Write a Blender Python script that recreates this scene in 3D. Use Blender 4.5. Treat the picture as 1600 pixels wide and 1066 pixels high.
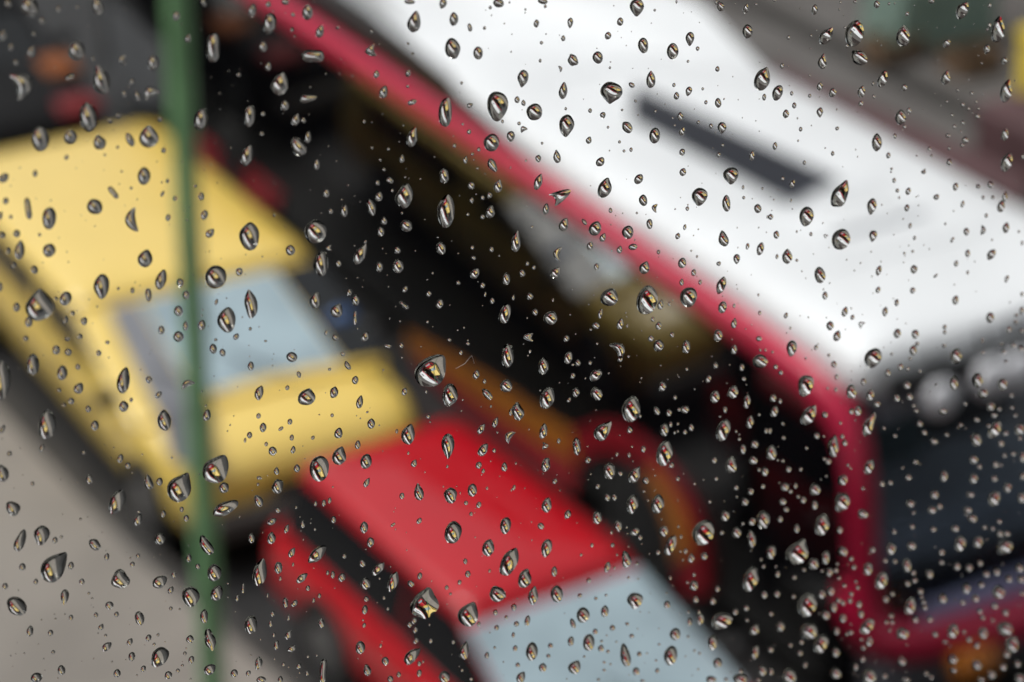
import bpy, math, random
import numpy as np
from mathutils import Vector, Matrix

for o in list(bpy.data.objects): bpy.data.objects.remove(o)
random.seed(4); rng = np.random.default_rng(7)
S = bpy.context.scene
C = S.collection

# ------------------------------------------------------------------ camera
F = 3776.0                                   # focal length in pixels of a 1600 px wide frame
vx, vy, sl = -2223.0, 1829.0, 0.25           # where the lines of the street meet, slope of the cross direction
EYE = np.array([0.0, 0.0, 9.7])
nrm = lambda v: v / np.linalg.norm(v)
uu = -F * F / (vx + vy * sl)
Lc = nrm(np.array([vx, vy, -F])); Wc = nrm(np.array([uu, sl * uu, -F])); Uc = np.cross(Wc, Lc)
R = np.stack([Wc, Lc, Uc])                   # rows: world x, y, z in camera axes

def ray(px, py):
    return R @ np.array([px - 800.0, 533.0 - py, -F])
def at(px, py, z=None, x=None, y=None):
    d = ray(px, py)
    t = (z - EYE[2]) / d[2] if z is not None else (x - EYE[0]) / d[0] if x is not None else (y - EYE[1]) / d[1]
    return EYE + d * t

cd = bpy.data.cameras.new('camera'); cam = bpy.data.objects.new('camera', cd); C.objects.link(cam)
M4 = Matrix([list(R[0]) + [EYE[0]], list(R[1]) + [EYE[1]], list(R[2]) + [EYE[2]], [0, 0, 0, 1]])
cam.matrix_world = M4
cd.sensor_width = 36.0; cd.lens = F / 1600 * 36
cd.clip_start = 0.02; cd.clip_end = 600
PANE_Y = 0.2441                              # outer face of the window glass
cd.dof.use_dof = True
_d = ray(700, 600); cd.dof.focus_distance = float(PANE_Y / _d[1] * F)
cd.dof.aperture_fstop = 23.0
S.camera = cam

# ------------------------------------------------------------------ sky and sun (overcast)
SUN_EL, SUN_AZ = math.radians(58), math.radians(-52)
w = bpy.data.worlds.new('World'); S.world = w; w.use_nodes = True
nt = w.node_tree; nt.nodes.clear()
out = nt.nodes.new('ShaderNodeOutputWorld'); bg = nt.nodes.new('ShaderNodeBackground')
sky = nt.nodes.new('ShaderNodeTexSky'); sky.sky_type = 'NISHITA'; sky.sun_disc = False
sky.sun_elevation = SUN_EL; sky.sun_rotation = SUN_AZ; sky.dust_density = 6; sky.air_density = 1.2
hs = nt.nodes.new('ShaderNodeHueSaturation'); hs.inputs['Saturation'].default_value = 0.22
nt.links.new(sky.outputs[0], hs.inputs['Color']); nt.links.new(hs.outputs[0], bg.inputs[0])
bg.inputs[1].default_value = 0.13
nt.links.new(bg.outputs[0], out.inputs[0])
sd = bpy.data.lights.new('sun', 'SUN'); sd.energy = .9; sd.angle = math.radians(18); sd.color = (1, .97, .93)
sun = bpy.data.objects.new('sun', sd); C.objects.link(sun)
sun.rotation_euler = Vector((math.sin(SUN_AZ) * math.cos(SUN_EL), math.cos(SUN_AZ) * math.cos(SUN_EL), math.sin(SUN_EL))).to_track_quat('Z', 'Y').to_euler()
S.view_settings.view_transform = 'Standard'; S.view_settings.look = 'None'
S.view_settings.gamma = 1; S.view_settings.use_curve_mapping = False
S.view_settings.exposure = 0.16
S.render.engine = 'CYCLES'
S.cycles.max_bounces = 10; S.cycles.transmission_bounces = 8; S.cycles.glossy_bounces = 4; S.cycles.diffuse_bounces = 3
S.cycles.transparent_max_bounces = 8; S.cycles.use_denoising = True
S.cycles.sample_clamp_indirect = 8
EXTRA = True
# ------------------------------------------------------------------ materials
def mat(name, col, rough=.6, metal=0.0, coat=0.0, noise=0.0, nscale=4.0, spec=.5, emit=None, bump=0.0, col2=None, cior=1.5, crough=.04):
    m = bpy.data.materials.new(name); m.use_nodes = True; t = m.node_tree
    b = t.nodes['Principled BSDF']
    b.inputs['Base Color'].default_value = (*col, 1); b.inputs['Roughness'].default_value = rough
    b.inputs['Metallic'].default_value = metal; b.inputs['Coat Weight'].default_value = coat
    b.inputs['Coat Roughness'].default_value = crough; b.inputs['Coat IOR'].default_value = cior; b.inputs['Specular IOR Level'].default_value = spec
    tc = t.nodes.new('ShaderNodeTexCoord')
    nz = t.nodes.new('ShaderNodeTexNoise'); nz.inputs['Scale'].default_value = nscale; nz.inputs['Detail'].default_value = 6
    t.links.new(tc.outputs['Object'], nz.inputs['Vector'])
    if noise or col2:
        c2 = col2 or tuple(c * (1 - noise) for c in col)
        mx = t.nodes.new('ShaderNodeMix'); mx.data_type = 'RGBA'
        mx.inputs['A'].default_value = (*col, 1); mx.inputs['B'].default_value = (*c2, 1)
        rp = t.nodes.new('ShaderNodeValToRGB'); rp.color_ramp.elements[0].position = .38; rp.color_ramp.elements[1].position = .66
        t.links.new(nz.outputs['Fac'], rp.inputs[0]); t.links.new(rp.outputs[0], mx.inputs['Factor'])
        t.links.new(mx.outputs['Result'], b.inputs['Base Color'])
    if bump:
        bp = t.nodes.new('ShaderNodeBump'); bp.inputs['Strength'].default_value = bump; bp.inputs['Distance'].default_value = .02
        t.links.new(nz.outputs['Fac'], bp.inputs['Height']); t.links.new(bp.outputs[0], b.inputs['Normal'])
    if emit:
        b.inputs['Emission Color'].default_value = (*emit[0], 1); b.inputs['Emission Strength'].default_value = emit[1]
    return m
M = dict(
 yellow=mat('taxi_yellow_paint', (.88, .62, .12), .45, coat=1.0, cior=1.75, crough=.22, noise=.06, nscale=2),
 red=mat('car_red_paint', (.45, .002, .010), .4, coat=.9, spec=.1, cior=1.5, noise=.08, nscale=2),
 trim=mat('bus_red_paint', (.52, .008, .055), .4, coat=.5, cior=1.6, crough=.2, noise=.08, nscale=2),
 white=mat('bus_roof_white', (.80, .815, .84), .4, coat=.2, noise=.10, nscale=.8),
 busblack=mat('bus_black_paint', (.006, .006, .006), .25, coat=.25, noise=.2),
 sideglass=mat('bus_side_glass', (.004, .004, .005), .05, spec=1.0, coat=.25),
 blackglass=mat('dark_tinted_glass', (.006, .007, .008), .05, spec=.5),
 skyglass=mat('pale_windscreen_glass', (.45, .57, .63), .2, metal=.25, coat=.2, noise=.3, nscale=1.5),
 dullblack=mat('dull_black_paint', (.008, .008, .009), .6, spec=.15, noise=.2),
 dimorange=mat('amber_lamp_lens', (.28, .07, .004), .7, noise=.2),
 dimred=mat('red_lamp_lens', (.20, .006, .010), .7, noise=.2),
 arch=mat('arch_red_paint', (.21, .004, .012), .4, noise=.2),
 dullglass=mat('smoked_side_glass', (.006, .007, .009), .15, spec=.15, noise=.2),
 darkbrick=mat('dark_brown_brick', (.055, .035, .03), .85, noise=.35, nscale=1.5),
 orange2=mat('orange_plastic', (.16, .10, .06), .5, noise=.2),
 rubber=mat('black_rubber', (.012, .012, .012), .8, noise=.3, nscale=20),
 plastic=mat('black_plastic', (.01, .01, .011), .5, noise=.2, nscale=8),
 greypl=mat('grey_plastic', (.13, .12, .11), .5, noise=.2, nscale=5),
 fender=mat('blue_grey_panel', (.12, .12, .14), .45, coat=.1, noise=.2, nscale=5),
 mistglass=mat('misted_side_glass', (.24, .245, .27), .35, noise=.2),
 chrome=mat('wheel_metal', (.45, .45, .46), .3, metal=.9, noise=.2, nscale=10),
 lamp=mat('clear_lamp_lens', (.75, .76, .78), .1, coat=1, noise=.1, nscale=30),
 orange=mat('bus_orange_stripe', (.34, .11, .008), .4, coat=.4, noise=.15, nscale=3),
 darkred=mat('bus_dark_red_stripe', (.28, .005, .012), .4, coat=.4, noise=.15, nscale=3),
 gold=mat('bus_gold_stripe', (.105, .068, .014), .5, coat=.1, noise=.35, nscale=2),
 blindgrey=mat('grey_window_blind', (.14, .145, .155), .6, noise=.3, nscale=2),
 navy=mat('navy_cloth', (.012, .02, .045), .7, noise=.2),
 destgrey=mat('destination_panel_grey', (.17, .175, .21), .35, coat=.3, noise=.25, nscale=3),
 slot=mat('roof_vent_grey', (.03, .033, .045), .5, noise=.2, nscale=6),
 teal=mat('teal_paint', (.24, .34, .29), .5, noise=.25),
 tealdark=mat('dark_teal_fabric', (.02, .06, .065), .8, noise=.3),
 yellow2=mat('yellow_plastic', (.85, .62, .04), .5, noise=.15),
 mauve=mat('faded_red_paint', (.11, .055, .06), .6, noise=.3, nscale=2),
 blue=mat('blue_plastic', (.04, .12, .32), .4, coat=.3, noise=.2),
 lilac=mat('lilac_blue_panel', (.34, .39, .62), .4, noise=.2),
 amber=mat('amber_lens', (.55, .17, .01), .2, coat=1, noise=.1, nscale=20),
 mirrorw=mat('pale_mirror_shell', (.85, .85, .9), .4, coat=.4, noise=.08),
 dash=mat('dashboard_grey', (.28, .31, .33), .7, noise=.3, nscale=3),
 pole=mat('green_pole_paint', (.24, .46, .22), .45, noise=.25, nscale=6),
 asphalt=mat('wet_asphalt', (.022, .021, .022), .5, noise=.4, nscale=.6, bump=.2),
 asphalt2=mat('worn_lane_asphalt', (.13, .122, .118), .7, col2=(.085, .075, .072), nscale=.5, bump=.1),
 pave=mat('beige_paving', (.265, .238, .212), .7, noise=.22, nscale=.9, bump=.1),
 forecourt=mat('dark_forecourt_asphalt', (.055, .052, .05), .8, noise=.3, nscale=.8),
 kerb=mat('dark_kerb_stone', (.05, .045, .042), .8, noise=.3, nscale=3),
 lane=mat('white_lane_paint', (.6, .6, .58), .7, noise=.3, nscale=9),
 facade=mat('facade_render', (.24, .23, .21), .8, noise=.25, nscale=.6),
 brick=mat('brown_brick_wall', (.20, .11, .08), .85, noise=.35, nscale=1.5),
 stone=mat('pale_stone_wall', (.36, .34, .31), .85, noise=.25, nscale=.8),
 winglass=mat('far_window_glass', (.03, .035, .04), .1, spec=.6),
 winframe=mat('window_frame_grey', (.05, .05, .052), .5, noise=.1),
 room=mat('dark_room_wall', (.035, .034, .032), .9, noise=.2, nscale=1),
 bark=mat('tree_bark', (.06, .045, .03), .9, noise=.4, nscale=12, bump=.5),
 leaf=mat('tree_leaves', (.05, .10, .03), .7, noise=.4, nscale=8),
)
def clear_mat(name, col):
    m = bpy.data.materials.new(name); m.use_nodes = True; t = m.node_tree; t.nodes.clear()
    o = t.nodes.new('ShaderNodeOutputMaterial'); b = t.nodes.new('ShaderNodeBsdfTransparent'); b.inputs[0].default_value = (*col, 1)
    t.links.new(b.outputs[0], o.inputs[0]); return m
M['pane'] = clear_mat('clean_window_glass', (.975, .985, .978))
m = bpy.data.materials.new('rain_water'); m.use_nodes = True; t = m.node_tree; t.nodes.clear()
o = t.nodes.new('ShaderNodeOutputMaterial'); b = t.nodes.new('ShaderNodeBsdfGlass'); b.inputs['IOR'].default_value = 1.333
b.inputs['Roughness'].default_value = 0.0; b.inputs['Color'].default_value = (.985, .985, .975, 1)
t.links.new(b.outputs[0], o.inputs[0]); M['water'] = m
m = bpy.data.materials.new('bus_windscreen_tint'); m.use_nodes = True; t = m.node_tree; t.nodes.clear()
o = t.nodes.new('ShaderNodeOutputMaterial'); b = t.nodes.new('ShaderNodeBsdfTransparent'); b.inputs[0].default_value = (.80, .84, .90, 1)
g = t.nodes.new('ShaderNodeBsdfGlossy'); g.inputs['Roughness'].default_value = .05
mx = t.nodes.new('ShaderNodeMixShader'); mx.inputs[0].default_value = .07
t.links.new(b.outputs[0], mx.inputs[1]); t.links.new(g.outputs[0], mx.inputs[2]); t.links.new(mx.outputs[0], o.inputs[0]); M['screen'] = m

# ------------------------------------------------------------------ helpers
class MB:
    def __init__(s): s.v = []; s.f = []
    def add(s, vs, fs):
        n = len(s.v); s.v += [tuple(map(float, v)) for v in vs]; s.f += [tuple(i + n for i in f) for f in fs]; return s
    def box(s, x0, x1, y0, y1, z0, z1, bev=0.0, taper=(0, 0)):
        """box with chamfered vertical and horizontal edges when bev > 0; taper insets the top by (x, y)"""
        if bev <= 0:
            tx, ty = taper
            vs = [(x0, y0, z0), (x1, y0, z0), (x1, y1, z0), (x0, y1, z0), (x0 + tx, y0 + ty, z1), (x1 - tx, y0 + ty, z1), (x1 - tx, y1 - ty, z1), (x0 + tx, y1 - ty, z1)]
            return s.add(vs, [(0, 3, 2, 1), (4, 5, 6, 7), (0, 1, 5, 4), (1, 2, 6, 5), (2, 3, 7, 6), (3, 0, 4, 7)])
        def ring(i, z):
            r = bev
            pts = []
            for cx, cy, a0 in ((x1 - r, y1 - r, 0), (x0 + r, y1 - r, 90), (x0 + r, y0 + r, 180), (x1 - r, y0 + r, 270)):
                for k in range(4):
                    a = math.radians(a0 + 30 * k); pts.append((cx + (r - i) * math.cos(a), cy + (r - i) * math.sin(a), z))
            return pts
        rs = [ring(bev * .9, z0), ring(bev * .3, z0 + bev * .3), ring(0, z0 + bev), ring(0, z1 - bev), ring(bev * .3, z1 - bev * .3), ring(bev * .9, z1)]
        return s.loft(rs)
    def loft(s, rings, cap=True):
        n = len(rings[0]); base = len(s.v)
        for r in rings: s.v += [tuple(map(float, p)) for p in r]
        for a in range(len(rings) - 1):
            for k in range(n):
                k2 = (k + 1) % n; s.f.append((base + a * n + k, base + a * n + k2, base + (a + 1) * n + k2, base + (a + 1) * n + k))
        if cap:
            s.f.append(tuple(base + k for k in reversed(range(n)))); e = base + (len(rings) - 1) * n; s.f.append(tuple(e + k for k in range(n)))
        return s
    def cyl(s, p, q, r0, r1=None, n=16):
        r1 = r0 if r1 is None else r1
        p = Vector(p); q = Vector(q); d = (q - p).normalized(); a = d.orthogonal().normalized(); b = d.cross(a)
        return s.loft([[c + (a * math.cos(t) + b * math.sin(t)) * r for t in [2 * math.pi * k / n for k in range(n)]] for c, r in ((p, r0), (q, r1))])
    def tube(s, pts, w_, h_, n=12):
        """rounded bar swept along pts; w_ across, h_ thickness"""
        rings = []; ws = w_ if isinstance(w_, list) else [w_] * len(pts)
        for i, p in enumerate(pts):
            w_ = ws[min(i, len(ws) - 1)]
            p = Vector(p); d = (Vector(pts[min(i + 1, len(pts) - 1)]) - Vector(pts[max(i - 1, 0)])).normalized()
            a = d.cross(Vector((1, .35, 0))).normalized(); b = d.cross(a)
            rings.append([p + a * (w_ / 2 * math.copysign(abs(math.cos(t)) ** .6, math.cos(t))) + b * (h_ / 2 * math.copysign(abs(math.sin(t)) ** .6, math.sin(t))) for t in [2 * math.pi * k / n for k in range(n)]])
        return s.loft(rings)
    def slab(s, pts, off):
        """prism: polygon pts pushed by vector off"""
        n = len(pts); a = [Vector(p) for p in pts]; b = [p + Vector(off) for p in a]
        return s.add(a + b, [tuple(range(n)), tuple(reversed(range(n, 2 * n)))] + [(k, k + n, (k + 1) % n + n, (k + 1) % n) for k in range(n)])
    def ball(s, c, r, n=12, m=8, sc=(1, 1, 1)):
        return s.loft([[(c[0] + r * sc[0] * math.sin(p) * math.cos(t), c[1] + r * sc[1] * math.sin(p) * math.sin(t), c[2] - r * sc[2] * math.cos(p)) for t in [2 * math.pi * k / n for k in range(n)]] for p in [math.pi * (.04 + .92 * j / m) for j in range(m + 1)]])
    def build(s, name, m_, parent=None, smooth=False, fix=True):
        me = bpy.data.meshes.new(name); me.from_pydata(s.v, [], s.f)
        if fix:
            import bmesh
            bm = bmesh.new(); bm.from_mesh(me); bmesh.ops.recalc_face_normals(bm, faces=bm.faces); bm.to_mesh(me); bm.free()
        me.materials.append(m_)
        if smooth: me.shade_smooth(); me.set_sharp_from_angle(angle=math.radians(50))
        o = bpy.data.objects.new(name, me); C.objects.link(o)
        if parent is not None: o.parent = parent; o.matrix_parent_inverse = parent.matrix_basis.inverted()
        return o
def tag(o, label=None, cat=None, group=None, kind=None):
    if label: o['label'] = label
    if cat: o['category'] = cat
    if group: o['group'] = group
    if kind: o['kind'] = kind
    return o
def thing(name, label, cat, loc=(0, 0, 0), group=None):
    o = bpy.data.objects.new(name, None); C.objects.link(o); o.location = loc; o.empty_display_size = .2
    bpy.context.view_layer.update(); return tag(o, label, cat, group)
def struct(o): return tag(o, kind='structure')
# ------------------------------------------------------------------ ground, lanes, pavements
struct(MB().box(-220, 260, .6, 420, -.3, 0).build('road', M['asphalt']))
struct(MB().box(12.6, 15.9, 3, 120, .0, .006).build('worn_lane', M['asphalt2']))
EDGE = [(5.14, 7.5), (5.10, 11.0), (5.02, 13.2), (4.74, 15.2), (4.62, 16.5), (4.5, 18.4), (4.42, 24), (4.4, 120)]
struct(MB().slab([(2.35, 7.5, -.1)] + [(x, y, -.1) for x, y in EDGE] + [(2.35, 120, -.1)], (0, 0, .22)).build('pavement', M['pave']))
struct(MB().box(-3.2, 2.345, 7.5, 120, -.1, .11).build('forecourt', M['forecourt']))  # added dark ground: shade left of the pavement is put into its colour
struct(MB().box(-3.2, 16, .6, 7.495, -.1, .1).build('apron', M['forecourt']))  # same darkened ground, continued below the window
struct(MB().slab([(x + .004, y, -.1) for x, y in EDGE] + [(x + .17, y, -.1) for x, y in reversed(EDGE)], (0, 0, .212)).build('kerb', M['kerb']))
struct(MB().box(16.15, 22, .6, 120, -.1, .12).build('far_pavement', M['asphalt2']))
struct(MB().box(15.93, 16.145, .6, 120, -.1, .115, .02).build('far_kerb', M['kerb']))
for k in range(9):
    struct(MB().box(13.3, 13.42, 10 + 5 * k, 12.2 + 5 * k, .010, .014).build('lane_marking', M['lane']))

# ------------------------------------------------------------------ the room with the window, and its facade
WX0, WX1, WZ0, WZ1 = -.75, .95, 8.95, 10.35
wall = MB()
for a in ((-9, WX0, -.15, .19, 0, 13), (WX1, 12, -.15, .19, 0, 13), (WX0, WX1, -.15, .19, 0, WZ0), (WX0, WX1, -.15, .19, WZ1, 13)):
    wall.box(*a)
wl = wall.build('window_wall', M['facade']); struct(wl)
struct(MB().box(-9, 12, -8, -.155, 12.9, 13.1).build('roof', M['facade']))
struct(MB().box(-2.6, 2.8, -4, -.16, 8.0, 8.2).build('floor', M['room']))
struct(MB().box(-2.6, 2.8, -4, -.16, 10.9, 11.1).build('ceiling', M['room']))
struct(MB().box(-2.8, -2.605, -4, -.16, 8.0, 11.1).build('left_wall', M['room']))
struct(MB().box(2.805, 3.0, -4, -.16, 8.0, 11.1).build('right_wall', M['room']))
struct(MB().box(-2.8, 3.0, -4.2, -4.005, 8.0, 11.1).build('back_wall', M['room']))
struct(MB().box(-2.6, 2.8, -.158, -.152, 8.2, WZ0).add([], []).box(-2.6, 2.8, -.158, -.152, WZ1, 10.9).box(-2.6, WX0, -.158, -.152, WZ0, WZ1).box(WX1, 2.8, -.158, -.152, WZ0, WZ1).build('inner_wall_lining', M['room']))
win = bpy.data.objects.new('window', None); C.objects.link(win); struct(win)
fr = MB()
for a in ((WX0, WX0 + .06, .192, .262, WZ0, WZ1), (WX1 - .06, WX1, .192, .262, WZ0, WZ1), (WX0 + .06, WX1 - .06, .192, .262, WZ0, WZ0 + .06), (WX0 + .06, WX1 - .06, .192, .262, WZ1 - .06, WZ1)):
    fr.box(*a)
fr.build('window_frame', M['winframe'], win)
MB().box(WX0 + .06, WX1 - .06, PANE_Y - .006, PANE_Y, WZ0 + .06, WZ1 - .06).build('window_pane', M['pane'], win)

# ------------------------------------------------------------------ far buildings along the street
def building(name, label, x0, x1, y0, y1, h, m_, face, nfl, nw, ww=1.3, wh=1.7):
    b = thing(name, label, 'building', ((x0 + x1) / 2, (y0 + y1) / 2, 0))
    MB().box(x0, x1, y0, y1, 0, h).build('wall', m_, b)
    MB().box(x0 - .25, x1 + .25, y0 - .25, y1 + .25, h, h + .5).build('roof', M['facade'], b)
    me = None
    for fl in range(nfl):
        for k in range(nw):
            z = 1.2 + fl * (h - 1) / nfl
            if face in ('+x', '-x'):
                c = ((x1 if face == '+x' else x0), y0 + (k + .5) * (y1 - y0) / nw, z); hx, hy = .06, ww / 2
            else:
                c = (x0 + (k + .5) * (x1 - x0) / nw, y0, z); hx, hy = ww / 2, .06
            if me is None:
                wf = MB().box(-hx, hx, -hy, hy, 0, wh).build('window_frame', M['winframe'])
                g = MB().box(-hx - .02 * (hx < .1), hx + .02 * (hx < .1), -hy + .08 * (hx < .1) - .02 * (hx > .1), hy - .08 * (hx < .1) + .02 * (hx > .1), .09, wh - .09)
                if hx > .1: g = MB().box(-hx + .08, hx - .08, -hy - .02, hy + .02, .09, wh - .09)
                gl = g.build('pane', M['winglass'], wf); me = wf
                wf.name = 'window'; wf.parent = b; wf.location = Vector(c) - b.location; continue
            d = me.copy(); C.objects.link(d); d.parent = b; d.location = Vector(c) - b.location
            e = me.children[0].copy(); C.objects.link(e); e.parent = d
    return b
if EXTRA:
    building('office_building', 'grey rendered office building behind the beige pavement', -14, -3.25, 8, 30, 6, M['facade'], '+x', 2, 7)
    building('brick_building', 'brown brick building further down the street behind the pavement', -14, -3.25, 31, 58, 11, M['brick'], '+x', 3, 8)
    building('shop_building', 'pale stone shop building across the road behind the bus', 22.1, 34, 2, 30, 8, M['stone'], '-x', 3, 8)
    building('tower_block', 'tall dark brown brick block across the road, beyond the stone shop building', 22.1, 36, 31, 66, 22, M['darkbrick'], '-x', 6, 10)
    building('end_building', 'wide grey building closing the far end of the street', -14, 36, 96, 108, 17, M['facade'], '-y', 5, 14)

# ------------------------------------------------------------------ vehicles
def wheel(parent, x, y, r, side, wd=.2, rim='chrome'):
    t = MB().cyl((x, y, r), (x + side * wd, y, r), r, n=24).build('wheel', M['rubber'], parent, True)
    MB().cyl((x - side * .02, y, r), (x - side * .0005, y, r), r * .62, n=20).build('rim', M[rim], t, True)
    return t
def quadring(y, xc, hw, z0, z1, crown=.03, n=8, tuck=.10):
    """closed cross-section of a car body at station y: flat floor, bellied flanks, crowned top"""
    pts = [(xc - hw + tuck, y, z0), (xc - hw, y, z0 + (z1 - z0) * .3), (xc - hw * .985, y, z0 + (z1 - z0) * .7), (xc - hw * .93, y, z1 - .035)]
    for k in range(n + 1):
        u = -1 + 2 * k / n; pts.append((xc + u * hw * .86, y, z1 + crown * (1 - u * u)))
    pts += [(xc + hw * .93, y, z1 - .035), (xc + hw * .985, y, z0 + (z1 - z0) * .7), (xc + hw, y, z0 + (z1 - z0) * .3), (xc + hw - tuck, y, z0)]
    return pts
def panel(pts, off, name, m_, parent, lift=.004):
    """thin pane or plate: pts lie on the body, pushed out by off"""
    o = Vector(off); n_ = o.normalized() * lift
    return MB().slab([Vector(p) + n_ for p in pts], off).build(name, m_, parent)

def car(c, name, label, paint, x0, x1, yf, yr, hood_z, belt_z, roof_z, y_cowl, y_rooff, y_roofr, y_tail, wheels, screen, sideg, fender=None, mirror=None, tail_z=None, roofw=.80, inset=(.11, .11), gdrop=.06, quarter=None):
    xc, hw = (x0 + x1) / 2, (x1 - x0) / 2
    tail_z = tail_z or belt_z
    t = thing(name, label, 'car' if 'taxi' not in name else 'taxi', (xc, (yf + yr) / 2, 0), None)
    st = [(yf, hw * .80, .32, hood_z - .26), (yf + .10, hw * .90, .26, hood_z - .12), (yf + .35, hw * .97, .24, hood_z - .03), (yf + .8, hw, .24, hood_z), (y_cowl, hw, .24, belt_z),
          ((y_cowl + y_tail) / 2, hw, .24, belt_z), (y_tail, hw, .24, tail_z), (yr - .2, hw * .96, .26, tail_z - .03), (yr, hw * .86, .34, tail_z - .16)]
    body = MB().loft([quadring(y, xc, h, a, b) for y, h, a, b in st]).build('body', paint, t, True)
    # greenhouse: pillars and roof
    def gh(y, s_, z): return (y, s_, z)
    tw = hw * roofw; bw = hw * max(.90, roofw + .05)
    def ring(z, yff, yrr, w_, r=.12):
        pts = []
        for cx, cy, a0 in ((xc + w_ - r, yrr - r, 0), (xc - w_ + r, yrr - r, 90), (xc - w_ + r, yff + r, 180), (xc + w_ - r, yff + r, 270)):
            for k in range(5):
                a = math.radians(a0 + 22.5 * k); pts.append((cx + r * math.cos(a), cy + r * math.sin(a), z))
        return pts
    MB().loft([ring(belt_z - .04, y_cowl, y_tail, bw), ring(roof_z - .07, y_rooff + .02, y_roofr - .02, tw + .02)]).build('pillars', paint, t, True)
    rings = []
    for z, i in ((roof_z - .065, 0.0), (roof_z - .02, .02), (roof_z, .09), (roof_z + .025, .22), (roof_z + .038, .42)):
        rings.append(ring(z, y_rooff + i, y_roofr - i, tw + .03 - i, .14))
    MB().loft(rings).build('roof', paint, t, True)
    # glazing, each pane stands just proud of the pillars
    def lerp(a, b, f): return a + (b - a) * f
    zb, zt = belt_z + .03, roof_z - .075
    def side(sx, ya, yb, ya2, yb2, f0=gdrop, f1=.94):
        p = []
        for f, y in ((f0, ya), (f0, yb), (f1, yb2), (f1, ya2)):
            p.append((xc + sx * (lerp(bw, tw + .02, f)), y, lerp(belt_z - .04, roof_z - .07, f)))
        return p
    yl = lambda f, a, b: lerp(a, b, f)
    fpts = []
    for f, sx in ((.08, -1), (.08, 1), (.95, 1), (.95, -1)):
        fpts.append((xc + sx * (lerp(bw, tw + .02, f) - inset[0 if sx < 0 else 1]), lerp(y_cowl, y_rooff + .02, f), lerp(belt_z - .04, roof_z - .07, f)))
    panel(fpts, (0, -.012, .010), 'windscreen', screen, t)
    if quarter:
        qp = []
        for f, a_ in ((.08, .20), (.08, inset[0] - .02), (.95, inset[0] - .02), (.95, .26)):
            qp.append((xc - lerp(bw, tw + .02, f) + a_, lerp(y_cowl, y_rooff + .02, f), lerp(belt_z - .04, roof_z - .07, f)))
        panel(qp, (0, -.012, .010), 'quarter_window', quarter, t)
        qp = [(xc + lerp(bw, tw + .02, f) - a_, lerp(y_cowl, y_rooff + .02, f), lerp(belt_z - .04, roof_z - .07, f)) for f, a_ in ((.08, inset[1] - .02), (.08, -.03), (.95, -.03), (.95, inset[1] - .02))]
        panel(qp, (0, -.012, .010), 'quarter_window', M['blackglass'], t)
    for k, (u, v) in enumerate(((-.25, .28), (.30, .75))):
        a_ = Vector((xc + hw * u, lerp(y_cowl, y_rooff, .02), lerp(belt_z - .04, roof_z - .07, .02))); b_ = Vector((xc + hw * (u - .42), lerp(y_cowl, y_rooff, .42), lerp(belt_z - .04, roof_z - .07, .42)))
        up_ = Vector((0, -.03, .035)); MB().cyl(a_ + up_, b_ + up_, .012, .008, 8).build('wiper', M['plastic'], t)
    rp = []
    for f, sx in ((.12, 1), (.12, -1), (.92, -1), (.92, 1)):
        rp.append((xc + sx * (lerp(bw, tw + .02, f) - .12), lerp(y_tail, y_roofr - .02, f), lerp(belt_z - .04, roof_z - .07, f)))
    panel(rp, (0, .012, .010), 'rear_window', M['blackglass'], t)
    for sx in (-1, 1):
        for (a, b, a2, b2) in sideg:
            panel(side(sx, a, b, a2, b2), (sx * .012, 0, .003), 'side_window', M['dullglass'], t)
        hd = MB().box(-.012, .012, -.09, .09, -.018, .018, .008).build('door_handle', M['chrome'] if paint is not M['yellow'] else M['plastic'], t)
        hd.matrix_parent_inverse = Matrix(); hd.location = (sx * (hw + .004), (sideg[0][1] + sideg[0][0]) / 2 - (yf + yr) / 2 + .25, belt_z - .16)
        mr = MB().ball((xc + sx * (hw + .06), y_cowl + .42, belt_z + .06), .12, sc=(1, .6, .75)).build('door_mirror', mirror[0 if sx < 0 else 1] if mirror else paint, t, True)
    for sx in (-1, 1):
        MB().ball((xc + sx * hw * .66, yf + .12, hood_z - .24), .13, sc=(1.3, .6, .75)).build('headlight', M['lamp'], t, True)
        MB().box(xc + sx * hw * .72 - .12, xc + sx * hw * .72 + .12, yr - .06, yr + .012, tail_z - .36, tail_z - .2, .02).build('tail_light', M['darkred'], t)
    MB().box(xc - hw * .9, xc + hw * .9, yf - .10, yf + .12, .28, .52, .06).build('front_bumper', M['greypl'], t, True)
    MB().box(xc - hw * .9, xc + hw * .9, yr - .1, yr + .08, .3, .52, .06).build('rear_bumper', M['greypl'], t, True)
    MB().box(xc - .36, xc + .36, yf - .02, yf + .03, .54, .64).build('grille', M['plastic'], t)
    for sx in (-1, 1):
        for yy in wheels:
            MB().cyl((xc + sx * (hw + .004), yy, .34), (xc + sx * (hw - .12), yy, .34), .40, n=24).build('wheel_arch', M['plastic'], t)
            wheel(t, xc + sx * (hw + .008), yy, .33, -sx)
    # bonnet and door shut lines as thin proud plates
    for sx in (-1, 1):
        MB().box(xc + sx * hw * .78 - .008, xc + sx * hw * .78 + .008, yf + .5, y_cowl - .1, hood_z - .02, hood_z + .018).build('bonnet_seam', M['plastic'], t)
    return t, xc, hw

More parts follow.
